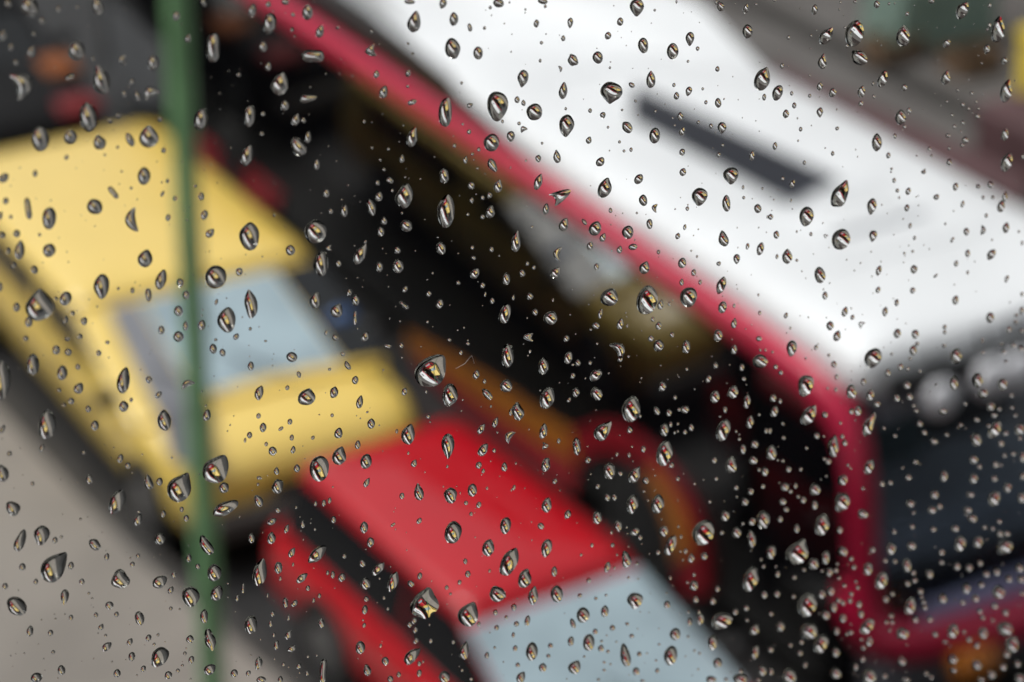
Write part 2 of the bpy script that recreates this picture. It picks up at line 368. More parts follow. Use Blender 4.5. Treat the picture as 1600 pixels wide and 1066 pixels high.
taxi, xc, hw = car(0, 'taxi', 'yellow taxi with a long pale yellow roof, queuing behind the red car', M['yellow'],
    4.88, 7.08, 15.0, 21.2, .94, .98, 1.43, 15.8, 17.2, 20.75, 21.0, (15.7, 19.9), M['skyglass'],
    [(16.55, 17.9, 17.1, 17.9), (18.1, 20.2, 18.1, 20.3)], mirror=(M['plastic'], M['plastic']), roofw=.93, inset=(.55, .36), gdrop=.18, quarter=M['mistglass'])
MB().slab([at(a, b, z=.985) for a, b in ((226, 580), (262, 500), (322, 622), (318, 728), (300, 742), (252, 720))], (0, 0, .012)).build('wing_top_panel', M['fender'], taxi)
p = at(530, 506, z=1.08); MB().ball(p, .15, sc=(1, .6, .75)).build('door_mirror', M['blue'], taxi, True)
redcar, _, _ = car(0, 'red_car', 'shiny red hatchback with a pale blue windscreen in front of the yellow taxi', M['red'],
    5.42, 7.16, 9.4, 14.1, .90, .93, 1.43, 10.45, 11.62, 13.95, 14.05, (10.2, 13.2), M['skyglass'],
    [(10.75, 12.25, 11.7, 12.25), (12.3, 13.95, 12.3, 13.9)], roofw=.72, inset=(-.03, .02), mirror=(M['plastic'], M['plastic']))
redcar.rotation_euler.z = math.radians(4); taxi.rotation_euler.z = math.radians(1.2)
van, _, _ = car(0, 'dark_car', 'dark car with orange and red front lamp waiting behind the taxi', M['dullblack'],
    5.3, 7.2, 22.6, 27.4, .95, 1.0, 1.45, 24.0, 24.8, 27.0, 27.2, (23.5, 26.4), M['blackglass'], [(24.6, 25.6, 25, 25.6), (25.8, 26.8, 25.8, 26.6)])
van['label'] = 'dark car with an orange and red lamp cluster waiting behind the taxi'
p = at(95, 110, z=.92); MB().box(p[0] - .22, p[0] + .16, p[1] - .3, p[1] + .25, .90, 1.03, .05).build('indicator_lamp', M['dimorange'], van, True)
p = at(130, 165, z=.86); MB().box(p[0] - .3, p[0] + .14, p[1] - .3, p[1] + .1, .84, .96, .05).build('side_lamp', M['dimred'], van, True)
van['category'] = 'car'

# ---- the bus
BX0, BX1, BY0, BY1 = 8.0, 10.42, 10.78, 25.5
bus = thing('bus', 'white-roofed bus with red edging and black glass sides beside the taxi', 'bus', (9.2, 18, 0))
# shell: lower body and rear block, hollow cab at the front
sh = MB()
sh.box(BX0 + .03, BX1 - .03, BY0 + 1.4, BY1, .35, 2.78)
sh.box(BX0 + .05, BX1 - .03, BY0 + .34, BY0 + 1.4, .35, 1.0)
sh.build('body', M['busblack'], bus)
MB().box(BX0 + .04, BX1 - .04, BY0 + .06, BY0 + 1.39, 2.70, 2.79).build('cab_ceiling', M['busblack'], bus)
# white roof: crowned loft
rr = []
for z, i in ((2.68, .03), (2.82, .0), (2.90, .03), (2.955, .10), (2.99, .26), (3.015, .6)):
    x0, x1, y0, y1, r = BX0 + .02 + i * .8, BX1 - i * .55, BY0 + i * .5, BY1 - i, .10
    pts = []
    for cx, cy, a0 in ((x1 - r, y1 - r, 0), (x0 + r, y1 - r, 90), (x0 + r, y0 + r, 180), (x1 - r, y0 + r, 270)):
        for k in range(5):
            a = math.radians(a0 + 22.5 * k); pts.append((cx + r * math.cos(a), cy + r * math.sin(a), z))
    rr.append(pts)
MB().loft(rr).build('roof', M['white'], bus, True)
# raised fairing further back on the roof with its dark gutter
ft = MB()
ft.add([(8.22, 17.3, 2.96), (10.32, 15.2, 2.93), (10.30, 16.3, 3.27), (8.24, 18.4, 3.27), (10.30, 25.2, 3.32), (8.24, 25.2, 3.32), (8.22, 25.2, 2.96), (10.32, 25.2, 2.93), (9.3, 25.2, 3.36), (9.3, 17.3, 3.31)],
       [(0, 1, 2, 9, 3), (3, 9, 8, 5), (9, 2, 4, 8), (1, 7, 4, 2), (6, 0, 3, 5), (7, 6, 5, 8, 4), (0, 6, 7, 1)])
ft.build('roof_fairing', M['white'], bus)
MB().slab([(8.04, 16.4, 3.0), (8.20, 18.4, 3.0), (8.22, 25.2, 3.0), (8.04, 25.2, 3.0)], (0, 0, -.10)).build('roof_gutter', M['plastic'], bus)
MB().slab([(8.006, 14.6, 2.72), (8.006, 16.6, 2.985), (8.006, 25.2, 2.985), (8.006, 25.2, 2.72)], (.02, 0, 0)).build('cove_panel', M['plastic'], bus)
# long roof vent with slats
a0, a1, b1, b0 = at(990, 135, z=3.03), at(985, 185, z=3.03), at(1232, 318, z=3.03), at(1308, 282, z=3.03)
vent = MB().slab([a0, a1, b1, b0], (0, 0, .02)).build('roof_vent', M['slot'], bus)
for k in range(14):
    f0 = .05 + k * .065
    p, q = a0 + (b0 - a0) * f0, a1 + (b1 - a1) * f0; d = (b0 - a0) * .012
    MB().slab([p, q, q + d, p + d], (0, 0, .027)).build('slat', M['plastic'], vent)
for yy in (11.9, 13.0, 16.0):
    MB().box(BX0 + .55, BX1 - .5, yy - .02, yy + .02, 3.0, 3.028, .006).build('roof_seam', M['white'], bus)
q = at(1335, 330, z=3.02); MB().box(q[0] - .42, q[0] + .42, q[1] - .30, q[1] + .22, 3.0, 3.06, .05).build('roof_hatch', M['white'], bus, True)
# red edging: side rail, corner, pillar, bumper
pts = [(7.80, 25.5, 2.66), (7.93, 20, 2.65), (8.01, 16, 2.64), (8.02, 14, 2.64), (8.02, 11.9, 2.64), (8.02, 11.3, 2.61), (8.03, 10.98, 2.52), (8.06, 10.86, 2.32), (8.12, 10.86, 2.0), (8.22, 10.92, 1.4), (8.30, 10.96, 1.0)]
MB().tube(pts, [.22] * 7 + [.19, .17, .17, .17], .17).build('edge_rail', M['trim'], bus, True)
pts = [(8.27, 11.02, 1.15), (8.27, 10.98, .92), (8.34, 10.93, .76), (8.52, 10.84, .70), (9.0, 10.72, .70), (9.6, 10.66, .70), (10.3, 10.8, .70)]
MB().tube(pts, .28, .24).build('front_bumper', M['trim'], bus, True)
MB().box(8.35, 10.35, 10.80, 11.1, .25, .54, .04).build('lower_valance', M['fender'], bus)
p = at(1515, 1030, y=10.58); MB().box(p[0] - .16, p[0] + .16, 10.46, 10.62, p[2] - .09, p[2] + .09, .03).build('indicator_lamp', M['amber'], bus, True)
# front face
MB().box(8.22, 10.36, 10.72, 10.9, 2.64, 2.795, .03).build('brow', M['plastic'], bus, True)
MB().slab([at(1365, 578, y=10.80), at(1700, 455, y=10.80), at(1700, 545, y=10.80), at(1372, 662, y=10.80)], (0, .05, 0)).build('destination_board', M['destgrey'], bus)
MB().slab([at(1435, 985, y=10.78), at(1450, 945, y=10.78), at(1640, 880, y=10.78), at(1640, 925, y=10.78)], (0, .03, 0)).build('number_board', M['lilac'], bus)  # lilac slab: a highlight above the bumper, painted as its own colour
MB().slab([at(1372, 662, y=10.84), at(1720, 545, y=10.84), at(1720, 870, y=10.90), at(1375, 985, y=10.90)], (0, .012, 0)).build('windscreen', M['screen'], bus)
MB().box(8.32, 10.3, 11.15, 12.1, 1.0, 1.35, .05).build('dashboard', M['dash'], bus)
MB().box(8.9, 9.45, 11.9, 12.06, 1.0, 2.1, .05).build('driver_seat', M['tealdark'], bus)
for px, py, rr_ in ((1470, 622, .12), (1548, 590, .13), (1592, 578, .13)):  # added pale balls stand for the bright highlights on the front
    p = at(px, py, y=10.66)
    h_ = MB().ball(p, rr_ * 1.0, sc=(1, .5, 1)).build('mirror', M['mirrorw'], bus, True)
    MB().cyl((p[0], 10.7, p[2] + .05), (p[0] + .02, 10.8, p[2] + .3), .015).build('mirror_arm', M['plastic'], h_)
# side: panes, stripes
X = BX0 + .03
def sidepoly(pxs, name, m_, th=.02, par=bus):
    return MB().slab([at(a, b, x=X - .004) for a, b in pxs], (-th, 0, 0)).build(name, m_, par)
for k in range(9):
    ya = 11.95 + k * 1.5
    MB().slab([(X - .02, ya, 1.20), (X - .02, ya + 1.46, 1.20), (X - .10, ya + 1.46, 2.54), (X - .10, ya, 2.54)], (-.012, 0, 0)).build('side_window', M['sideglass'], bus)
MB().slab([(8.2, 11.0, .95), (X, 11.85, .6), (X, 11.85, 2.6), (8.08, 11.0, 2.6)], (-.012, 0, 0)).build('door', M['sideglass'], bus)
sidepoly([(158, -30), (255, -20), (262, 165), (190, 160)], 'engine_panel', M['blindgrey'], .03)
# coloured strips low on the side, orange above dark red, arched over the wheel
def strip(up, lo, name, m_, th):
    def smooth(p):
        q = [p[0]] + list(p) + [p[-1]]; o = []
        for i in range(1, len(q) - 2):
            for k in range(5):
                t = k / 5; o.append(tuple(.5 * (2 * q[i][c] + (q[i + 1][c] - q[i - 1][c]) * t + (2 * q[i - 1][c] - 5 * q[i][c] + 4 * q[i + 1][c] - q[i + 2][c]) * t * t + (3 * q[i][c] - q[i - 1][c] - 3 * q[i + 1][c] + q[i + 2][c]) * t ** 3) for c in (0, 1)))
        return o + [p[-1]]
    up, lo = smooth(up), smooth(lo); n = len(up); vs = [at(a, b, x=X - .004) for a, b in up] + [at(a, b, x=X - .004) for a, b in lo]
    vs2 = [v - np.array([th, 0, 0]) for v in vs]; f = []
    mb = MB(); N = 2 * n
    for k in range(n - 1):
        f += [(k, k + 1, n + k + 1, n + k), (N + k, N + n + k, N + n + k + 1, N + k + 1), (k, N + k, N + k + 1, k + 1), (n + k, n + k + 1, N + n + k + 1, N + n + k)]
    f += [(0, n, N + n, N), (n - 1, N + n - 1, N + 2 * n - 1, 2 * n - 1)]
    return mb.add(vs + vs2, f).build(name, m_, bus)
strip([(640, 520), (700, 556), (770, 598), (830, 638), (900, 680)], [(642, 545), (705, 590), (770, 636), (830, 678), (905, 722)], 'orange_stripe', M['orange'], .03)
strip([(300, 205), (350, 235), (400, 272), (440, 305)], [(300, 245), (350, 278), (395, 312), (435, 330)], 'rear_stripe', M['darkred'], .028)
strip([(650, 548), (700, 585), (770, 633), (905, 720)], [(655, 570), (700, 615), (770, 675), (900, 775)], 'red_stripe', M['darkred'], .028)
strip([(900, 672), (945, 660), (1000, 680), (1045, 722), (1090, 800), (1112, 880), (1115, 925)], [(915, 722), (948, 704), (988, 712), (1022, 742), (1052, 815), (1068, 885), (1074, 925)], 'wheel_arch_flare', M['arch'], .06)
strip([(1030, 725), (1062, 765), (1088, 820), (1095, 865)], [(1024, 750), (1046, 790), (1062, 840), (1066, 872)], 'arch_inlay', M['orange'], .075)
wheel(bus, X - .03, 13.35, .48, 1, .28, 'plastic'); wheel(bus, BX1 - .0, 13.35, .48, -1, .28, 'plastic')
wheel(bus, X - .03, 21.5, .48, 1, .28, 'plastic'); wheel(bus, BX1 - .0, 21.5, .48, -1, .28, 'plastic')

# ------------------------------------------------------------------ street furniture
pl = thing('street_pole', 'slim green steel pole on the pavement in front of the yellow taxi', 'pole', (2.80, 8.49, .12))
MB().cyl((2.80, 8.49, .12), (2.80, 8.49, .42), .12, .09).build('base', M['pole'], pl, True)
MB().cyl((2.80, 8.49, .42), (3.02, 8.49, 7.9), .055, .048).build('shaft', M['pole'], pl, True)
MB().cyl((3.02, 8.49, 7.9), (3.02, 8.49, 8.0), .05, .02).build('cap', M['pole'], pl, True)
# far side of the road: things glimpsed over the bus
def at_t(px, py, z): return at(px, py, z=z)
p = at_t(1450, 60, .12)
k_ = thing('market_stall', 'teal green stall with a low counter on the far pavement', 'stall', (p[0], p[1], .12))
MB().box(p[0] - .7, p[0] + .7, p[1] - .4, p[1] + .4, .12, .95, .04).build('counter', M['teal'], k_)
for sx in (-1, 1):
    for sy in (-1, 1): MB().cyl((p[0] + sx * .85, p[1] + sy * .45, .95), (p[0] + sx * .85, p[1] + sy * .45, 1.9), .025, n=8).build('post', M['plastic'], k_)
MB().slab([(p[0] - .8, p[1] - .3, 1.85), (p[0] + .8, p[1] - .3, 1.85), (p[0] + .8, p[1] + .4, 2.1), (p[0] - .8, p[1] + .4, 2.1)], (0, 0, .05)).build('awning', M['teal'], k_)
for nme, px, py, m_, lb in (('crate', 1395, 55, 'orange2', 'orange crate on the road side of the teal stall'), ('crate', 1500, 15, 'teal', 'pale teal crate behind the stall, nearer the top of the view'), ('crate', 1520, 75, 'orange2', 'orange crate between the teal stall and the yellow bin')):
    q = at_t(px, py, .4); c_ = thing(nme, lb, 'crate', (q[0], q[1], .12))
    MB().box(q[0] - .3, q[0] + .3, q[1] - .2, q[1] + .2, .13, .18).build('bottom', M[m_], c_)
    for sx, sy, ax, ay in ((0, -.2, .3, .02), (0, .2, .3, .02), (-.28, 0, .02, .175), (.28, 0, .02, .175)):
        for zz in (.18, .30): MB().box(q[0] + sx - ax, q[0] + sx + ax, q[1] + sy - ay, q[1] + sy + ay, zz, zz + .09).build('slat', M[m_], c_)
p = at_t(1636, 105, .55)
k_ = thing('litter_bin', 'yellow litter bin beside the far kerb', 'bin', (p[0], p[1], .12))
MB().box(p[0] - .24, p[0] + .24, p[1] - .22, p[1] + .22, .12, .85, .05).build('body', M['yellow2'], k_, True)
MB().box(p[0] - .27, p[0] + .27, p[1] - .25, p[1] + .25, .86, .98, .05).build('lid', M['yellow2'], k_, True)
p = at_t(1610, 210, .5)
k_ = thing('barrier', 'faded red barrier board standing at the far kerb', 'barrier', (p[0], p[1], 0))
MB().box(p[0] - .35, p[0] + .6, p[1] - .6, p[1] + .5, .15, .75, .05).build('board', M['mauve'], k_)
for s_ in (-.5, .4): MB().box(p[0] - .3, p[0] + .5, p[1] + s_ - .04, p[1] + s_ + .04, 0, .15).build('foot', M['plastic'], k_)
q0, q1, q2, q3 = at_t(1215, 110, .45), at_t(1600, 285, .45), at_t(1600, 330, .45), at_t(1190, 130, .45)
k_ = thing('guard_rail', 'dull red guard rail running along the road beyond the bus', 'rail', (q0[0], q0[1], 0))
MB().slab([q0, q1, q2, q3], (0, 0, .08)).build('rail', M['mauve'], k_)
for f_ in (.1, .5, .9):
    q = q0 + (q1 - q0) * f_; MB().box(q[0] - .05, q[0] + .05, q[1] - .05, q[1] + .05, 0, .45).build('post', M['plastic'], k_)
# ------------------------------------------------------------------ rain on the outer face of the glass
# x, y, width*2, height*2 (in 1600 px photo units), lean in degrees, shape letter
DROPS = """674,578,85,113,34t 61,477,84,93,-10t 664,943,80,96,8i 85,885,67,104,34t 338,732,75,91,28t 281,761,68,95,22t 777,167,63,93,4b 1011,469,62,88,14 697,330,51,101,4 390,369,60,85,0 1246,862,62,80,20t 1099,832,62,79,22
74,663,56,86,6 493,362,64,71,-6 499,732,59,77,-4 732,959,60,75,20t 1335,52,56,80,16 337,433,63,71,18 138,183,53,84,-4x 3,594,38,115,4 986,639,55,79,10 796,878,48,90,26 158,125,52,83,-12i 354,499,55,77,-2t
955,145,63,67,4b 42,130,50,83,-20c 1313,303,46,88,22t 63,216,53,76,6 232,213,58,69,-10t 1261,945,55,72,24 333,74,44,89,3i 632,306,52,75,16i 1038,708,47,79,16 1314,374,54,66,20 437,131,50,69,10t 159,447,46,75,6
183,784,43,80,26x 26,947,52,66,-52 708,832,49,70,14 46,11,54,63,-25i 353,794,40,85,62i 406,894,40,85,10t 1191,123,45,75,14t 250,1026,52,64,34i 188,905,57,58,-10i 1128,969,50,65,62t 502,412,43,75,8 1173,905,43,74,18
703,617,45,70,6 298,932,51,61,-4 1076,464,49,63,14 885,197,44,68,6b 489,88,46,65,90n 1364,559,46,65,26 1259,602,46,65,12 1559,46,36,82,6t 193,594,36,82,10t 952,464,52,56,18t 855,622,42,68,18 707,76,46,62,-6
696,175,31,92,8i 65,837,46,62,8b 700,697,38,75,0b 120,79,49,58,-12 77,341,42,67,4 392,475,33,85,-8i 942,673,41,68,36t 466,229,46,60,-28i 1284,820,41,67,12 1411,56,41,66,0t 793,556,37,73,4 479,620,50,54,10t
1130,672,40,67,18 1316,784,46,58,26 1264,648,39,67,30t 1264,986,50,52,30 1093,308,46,56,8b 647,34,38,67,10t 945,294,41,62,22i 314,186,39,65,10 1260,338,42,60,10 421,37,41,61,8 257,657,41,61,-6 768,223,46,54,0
638,679,40,62,12 777,928,50,49,-10i 835,175,47,52,10 51,570,38,64,4 1572,142,34,70,10t 820,904,39,61,16i 1048,1024,39,61,10 227,404,44,54,14 992,939,47,50,6b 1142,275,45,52,6b 530,712,40,58,10t 1283,1006,38,61,28
206,344,31,74,-8c 322,852,35,65,-32i 995,12,42,54,2b 1342,90,42,54,-46 1358,664,32,70,20i 335,895,43,52,10 390,181,33,67,6 148,323,45,49,-36 496,866,31,71,48i 789,490,36,61,16i 505,1049,29,75,6n 1028,787,38,57,6
883,302,54,40,-30c 386,243,33,65,18 392,976,36,59,4 1291,56,35,60,30t 1193,812,38,55,8 252,437,33,63,18i 225,275,38,54,4 1570,982,47,43,20 1233,1056,42,48,-10 328,999,29,69,-10i 20,794,40,50,-36i 1570,855,40,50,50
809,643,37,54,-10i 644,1025,31,64,42t 563,397,29,68,26t 831,1018,35,56,4 1581,1006,39,50,8 1504,16,33,59,28 988,788,33,59,12 1377,907,35,55,20 1573,253,32,60,14t 806,377,30,64,4t 614,909,30,64,20x 1358,1057,40,48,10
870,928,37,51,4 1303,697,28,67,4i 704,774,39,48,0 763,856,36,52,16 1048,852,29,64,22 4,740,35,53,-14 911,961,39,47,0 30,391,31,59,6t 250,909,38,48,50i 1188,564,44,41,16 952,736,36,50,4 32,845,26,69,20i
110,213,39,46,8 1554,672,30,59,26 920,1004,34,52,8 155,222,36,49,-18t 644,214,28,63,12t 1355,979,32,55,34 1051,80,35,50,6 339,927,35,50,24 854,856,32,54,16 817,123,33,51,6b 860,497,40,42,36 992,742,31,54,24t
526,485,37,45,16t 790,821,32,52,8 930,357,36,46,22 833,930,30,55,4t 1142,726,33,50,0t 849,572,31,53,6 1422,947,31,53,14 153,10,33,49,-12 1281,430,33,49,-4 102,467,35,46,28 434,760,35,46,10i 77,391,38,42,20
1370,223,29,55,2x 726,1017,29,55,14i 977,1024,23,69,-12i 1494,556,33,48,8 1023,212,32,49,8 493,469,32,49,8 1500,849,32,49,14 572,721,34,46,14 1553,779,34,46,18 1407,183,33,47,0t 1237,545,31,50,6b 898,1042,35,44,22t
970,543,28,55,-38c 481,19,32,48,5 1560,925,37,41,6 239,98,32,47,4 235,145,30,50,60c 1215,145,30,49,22 1005,71,31,47,-6 1205,707,31,47,0t 978,874,31,47,-12i 1127,446,26,56,20x 654,769,29,50,-10t 791,603,36,40,10
1017,125,27,53,0x 1379,124,27,53,20 44,326,22,65,-8n 1130,373,29,49,-14t 1362,323,28,50,10b 1330,612,31,45,4 981,363,34,41,4 932,615,33,42,-14 97,583,30,46,4 1113,1004,30,46,8 1489,986,30,46,16 1174,841,27,51,-6i
622,416,32,43,6 931,586,32,43,46i 1230,401,30,45,6 854,789,30,45,4t 1168,49,31,43,-6 1410,990,38,35,-10 880,142,26,51,10i 580,324,26,51,-14i 901,697,25,53,-4i 1528,594,30,44,4 1156,1061,44,30,0 481,154,25,52,80i
635,353,37,35,-30 694,275,28,46,0 328,1046,32,40,50i 1525,687,31,41,0 1358,730,27,47,24 148,851,30,41,-50 1135,318,25,49,-4 1273,765,31,39,14 218,966,28,43,-10 841,284,24,50,16t 1007,418,30,40,10t 1285,96,26,46,4t
895,94,31,38,-20i 1055,991,31,38,4 853,726,28,42,16i 101,933,25,47,8b 1478,121,26,45,10t 1145,613,30,39,26 755,703,27,43,32i 1205,863,27,43,14 881,351,29,40,20i 250,842,32,36,20 694,1058,32,36,10 232,754,26,44,-14i
934,90,30,38,-6 1566,600,30,38,14 769,258,27,42,-28i 747,83,29,39,0 405,614,25,45,16 689,388,28,40,-8 738,766,28,40,4 1029,540,32,35,10 563,1012,28,40,8 1490,599,26,43,6 980,199,29,38,-36 1078,61,26,42,2b
849,674,23,47,12 933,809,27,40,4 1593,671,29,37,24 591,889,21,51,42x 709,30,26,41,4 766,331,28,38,6t 1392,857,28,38,4 350,762,32,33,20i 1271,881,31,34,30 1306,1052,31,34,-6 868,426,27,39,30i 1356,889,27,39,8
57,1059,35,30,-30 571,912,30,35,8 1417,883,25,42,-4 1038,671,26,40,0t 580,79,28,37,-10c 279,526,31,33,20 599,144,26,39,8t 500,49,24,42,18t 1072,542,24,42,4 319,963,24,42,0 123,607,28,36,28 778,291,25,40,10t
1117,620,27,37,14 456,558,32,31,8 203,218,21,47,-24 1290,871,24,41,6 404,783,25,39,-24 1536,989,27,36,6 177,301,22,44,-38n 1129,480,26,37,14 1122,524,26,37,6 888,559,24,40,18i 454,391,29,33,10 193,635,29,33,6
761,616,23,41,-40i 1128,200,26,36,6b 1528,847,26,36,20 424,841,25,37,8 435,887,25,37,0i 814,1058,25,37,26t 1180,1019,22,42,12 462,187,24,38,14t 6,278,26,35,50i 1179,984,26,35,30 1593,1059,30,30,6 742,427,25,36,28t
1005,313,25,36,-8 522,613,25,36,16 1526,1039,29,31,16 791,436,23,39,4 779,5,32,28,6 1037,830,26,34,8 1151,832,26,34,4 472,903,21,42,46t 394,17,22,40,6 870,245,22,40,-8t 1346,143,22,40,8t 538,329,22,40,6t
216,812,22,40,20t 404,1036,22,40,10 1348,803,31,28,6 279,486,27,32,-10 569,824,24,36,4 1172,659,21,41,10 871,397,20,43,6c 1188,389,20,43,18x 49,80,23,37,18t 529,677,25,34,14 1317,750,25,34,16 445,165,24,35,8
1167,627,20,42,4 1536,614,27,31,40 1360,617,22,38,12 4,55,22,38,12t 1364,369,23,36,10b 945,955,23,36,6 45,503,25,33,12 998,280,25,33,34 1066,411,25,33,10 1570,210,21,39,4t 556,469,24,34,6 1596,778,24,34,6
1564,323,22,37,14 1317,862,27,30,16 293,600,18,45,66c 574,1047,23,35,-10i 1191,1048,25,32,6 1549,398,21,38,36x 798,213,24,33,6 323,649,22,36,14 167,1010,22,36,44t 1133,806,24,33,14 1424,853,28,28,34 1519,810,28,28,20
1084,915,26,30,6 1121,1036,26,30,12 232,461,19,41,-4 1210,643,22,35,16 966,822,22,35,0 1094,967,22,35,8 411,73,24,32,6 148,665,24,32,8 328,364,23,33,38t 1547,496,23,33,6 1475,744,23,33,10 571,526,21,36,24i
562,628,18,42,10t 1489,1030,26,29,6 938,253,24,31,40 481,214,19,39,2t 580,662,23,32,6 692,6,22,33,20b 1308,525,22,33,16 1427,547,22,33,10 1521,748,22,33,12 88,547,25,29,6 1521,718,25,29,6 796,682,18,40,36c
1126,10,23,31,-15i 315,508,23,31,6 1035,604,23,31,14 1220,979,23,31,14 96,1047,22,32,0 579,847,22,32,10i 1409,1033,26,27,6 969,506,20,35,12t 426,705,25,28,-10 1290,961,24,29,14 47,986,21,33,8 276,25,23,30,6
333,545,23,30,0 1111,1062,30,23,6 192,94,22,31,0c 592,307,22,31,12t 1473,936,22,31,16 1510,920,22,31,8 1549,1054,25,27,6 593,417,21,32,6 1548,635,23,29,10 319,336,22,30,18 1306,1019,22,30,6 1572,356,20,33,12
1340,642,21,31,6 1460,773,24,27,10 848,1043,24,27,6 752,670,18,36,30t 853,327,19,34,6 1574,762,23,28,16 1297,509,22,29,4 1402,521,22,29,10 1301,145,21,30,24 595,362,21,30,2 900,613,21,30,6 992,831,21,30,50
826,527,25,25,0c 1226,761,24,26,20 1177,719,23,27,12 1151,405,20,31,4b 393,841,20,31,4 1184,326,22,28,6 1430,522,22,28,12 495,257,18,34,4 26,480,21,29,6 687,475,21,29,10 534,902,21,29,14t 1273,15,19,32,8
13,6,24,25,6 1422,787,25,24,10 1456,797,25,24,6 171,946,24,25,20 408,1062,30,20,0 1303,949,20,30,8 1358,1002,20,30,12 1179,694,23,26,10 1452,897,23,26,14 631,477,17,35,-50n 1593,888,22,27,6 456,863,18,33,30t
1015,350,19,31,2 425,815,19,31,60i 866,893,19,31,6 140,749,21,28,6 411,668,21,28,6 1479,68,20,29,28 1281,176,20,29,0b 744,585,20,29,14t 206,1026,20,29,14 215,150,17,34,-22 451,992,18,32,30 297,999,24,24,6
1070,640,23,25,30 53,422,22,26,-10 798,644,7,22,6 183,1052,22,26,6 602,1033,22,26,-6 1076,143,19,30,14b 1122,161,19,30,-4 1147,546,19,30,10 282,442,21,27,6 110,121,17,33,60i 1166,13,17,33,18t 1147,505,17,33,6t
1320,487,17,33,16t 949,886,17,33,18 456,1014,20,28,60i 1080,872,20,28,10i 1284,928,20,28,8 1032,476,18,31,8t 1595,905,23,24,6 1542,77,19,29,14 502,974,19,29,-4 892,1002,19,29,8 1164,784,22,25,6 1473,642,25,22,6
366,1052,22,25,6 263,1055,22,25,20 1492,826,25,22,6 1298,924,21,26,10 891,36,17,32,8b 1175,243,17,32,8t 1428,421,20,27,14 887,804,20,27,14 848,2,30,18,6 922,384,19,28,14t 989,386,19,28,80 26,365,22,24,6
374,425,22,24,20 644,160,17,31,64i 446,942,17,31,-4 895,974,17,31,-20i 131,502,21,25,6 1417,602,21,25,8 1512,797,25,21,6 994,1049,21,25,8 1066,205,18,29,22t 1281,135,18,29,14i 1493,469,18,29,14 291,461,20,26,0
555,497,13,40,0n 1317,966,20,26,6 1228,178,19,27,6 252,516,19,27,6 510,302,19,27,4 392,572,19,27,4 788,730,19,27,10 1195,737,19,27,10 1296,894,19,27,8 640,3,32,16,6 573,754,16,32,26t 543,571,17,30,-32i
774,660,15,34,20t 1161,702,17,30,4 824,970,15,34,14 931,509,23,22,20 107,550,22,23,6 1524,935,22,23,6 1570,308,9,33,10t 1514,887,21,24,6 1026,642,18,28,-26 1067,269,20,25,20 249,753,20,25,10 555,594,20,25,12
1373,423,15,33,18x 294,60,19,26,12t 969,34,19,26,6 559,695,19,26,4i 942,371,17,29,22t 1598,714,14,35,6 419,104,18,27,6 1063,182,18,27,4 600,345,18,27,0t 188,717,18,27,14 1509,804,9,9,6 566,880,21,23,0i
1383,487,16,30,10 432,1008,16,30,8 1495,885,20,24,6 1273,789,17,28,6 570,953,17,28,14 314,307,19,25,4 464,732,19,25,4 1175,815,19,25,36 588,116,18,26,5t 1459,690,21,22,6 1223,784,21,22,6 1567,1042,21,22,6
828,463,20,23,6 35,886,20,23,6 1100,869,20,23,6 1557,894,20,23,6 1573,1022,20,23,6 950,56,19,24,20 816,427,19,24,6 1029,509,19,24,6 1208,622,19,24,10 1401,622,19,24,6 1194,929,19,24,6 1345,959,19,24,6
1387,582,18,25,6 318,4,16,28,-20 290,509,16,28,0t 1508,219,20,22,0 1042,945,20,22,6 609,282,19,23,-50 736,290,19,23,20 621,391,19,23,-10 1516,773,23,19,10 1238,287,16,27,24t 295,872,16,27,4t 1370,7,18,24,6
348,551,18,24,-10 647,724,18,24,22t 1213,367,17,25,4 111,884,17,25,14 267,922,17,25,20t 938,490,14,30,14i 845,822,20,21,0 1562,834,20,21,6 1576,905,20,21,6 1554,947,20,21,6 1384,936,19,22,6 1590,1037,19,22,6
1245,826,16,26,6 446,3,23,18,6 3,368,18,23,6 1421,620,18,23,6 1342,944,18,23,6 1510,362,17,24,4 949,777,17,24,6 1407,573,17,24,6 299,1031,17,24,16 203,1003,17,24,30 1114,939,17,24,10 838,37,16,25,6
968,390,16,25,8t 1289,462,16,25,4 1493,292,16,25,10 233,593,20,20,-30i 524,527,19,21,-30i 1370,631,19,21,6 1419,746,19,21,6 1087,937,19,21,16 1541,897,19,21,6 1569,95,18,22,50 1547,289,18,22,6 138,639,18,22,4
748,727,18,22,20 642,912,18,22,-50 939,1013,18,22,6 1312,828,18,22,6 920,219,17,23,12t 841,248,17,23,0 1057,150,17,23,6 1066,238,17,23,18 1349,596,17,23,6 1598,744,17,23,6 1307,986,17,23,6 1538,360,13,30,6c
17,74,16,24,8 248,617,16,24,40 632,612,16,24,16 432,736,16,24,0t 111,627,19,20,20 1571,957,19,20,6 66,33,18,21,6 1023,325,14,27,10c 836,488,18,21,10 1009,751,18,21,4 1471,863,18,21,6 1,448,13,29,6
734,43,15,25,-12i 628,248,15,25,4t 460,943,15,25,40 1077,972,15,25,4 1413,137,17,22,0 369,526,17,22,40i 1576,515,17,22,14 1564,693,17,22,6 380,919,12,31,4n 232,997,16,23,26 1419,299,15,24,14 1512,396,15,24,6
4,671,12,30,30 458,703,15,24,14i 1303,569,18,20,6 1294,721,18,20,6 610,1061,18,20,6 1214,928,18,20,6 1430,968,18,20,6 1526,1008,18,20,6 1415,1062,24,15,6 419,7,17,21,6 1483,254,17,21,6 9,314,17,21,6
885,529,17,21,20 1045,645,17,21,6 1173,768,17,21,6 1255,781,17,21,6 1555,726,17,21,6 521,812,16,22,4 731,897,16,22,14 448,826,12,29,18t 638,114,15,23,12t 818,202,15,23,60c 932,417,15,23,4 167,870,15,23,12
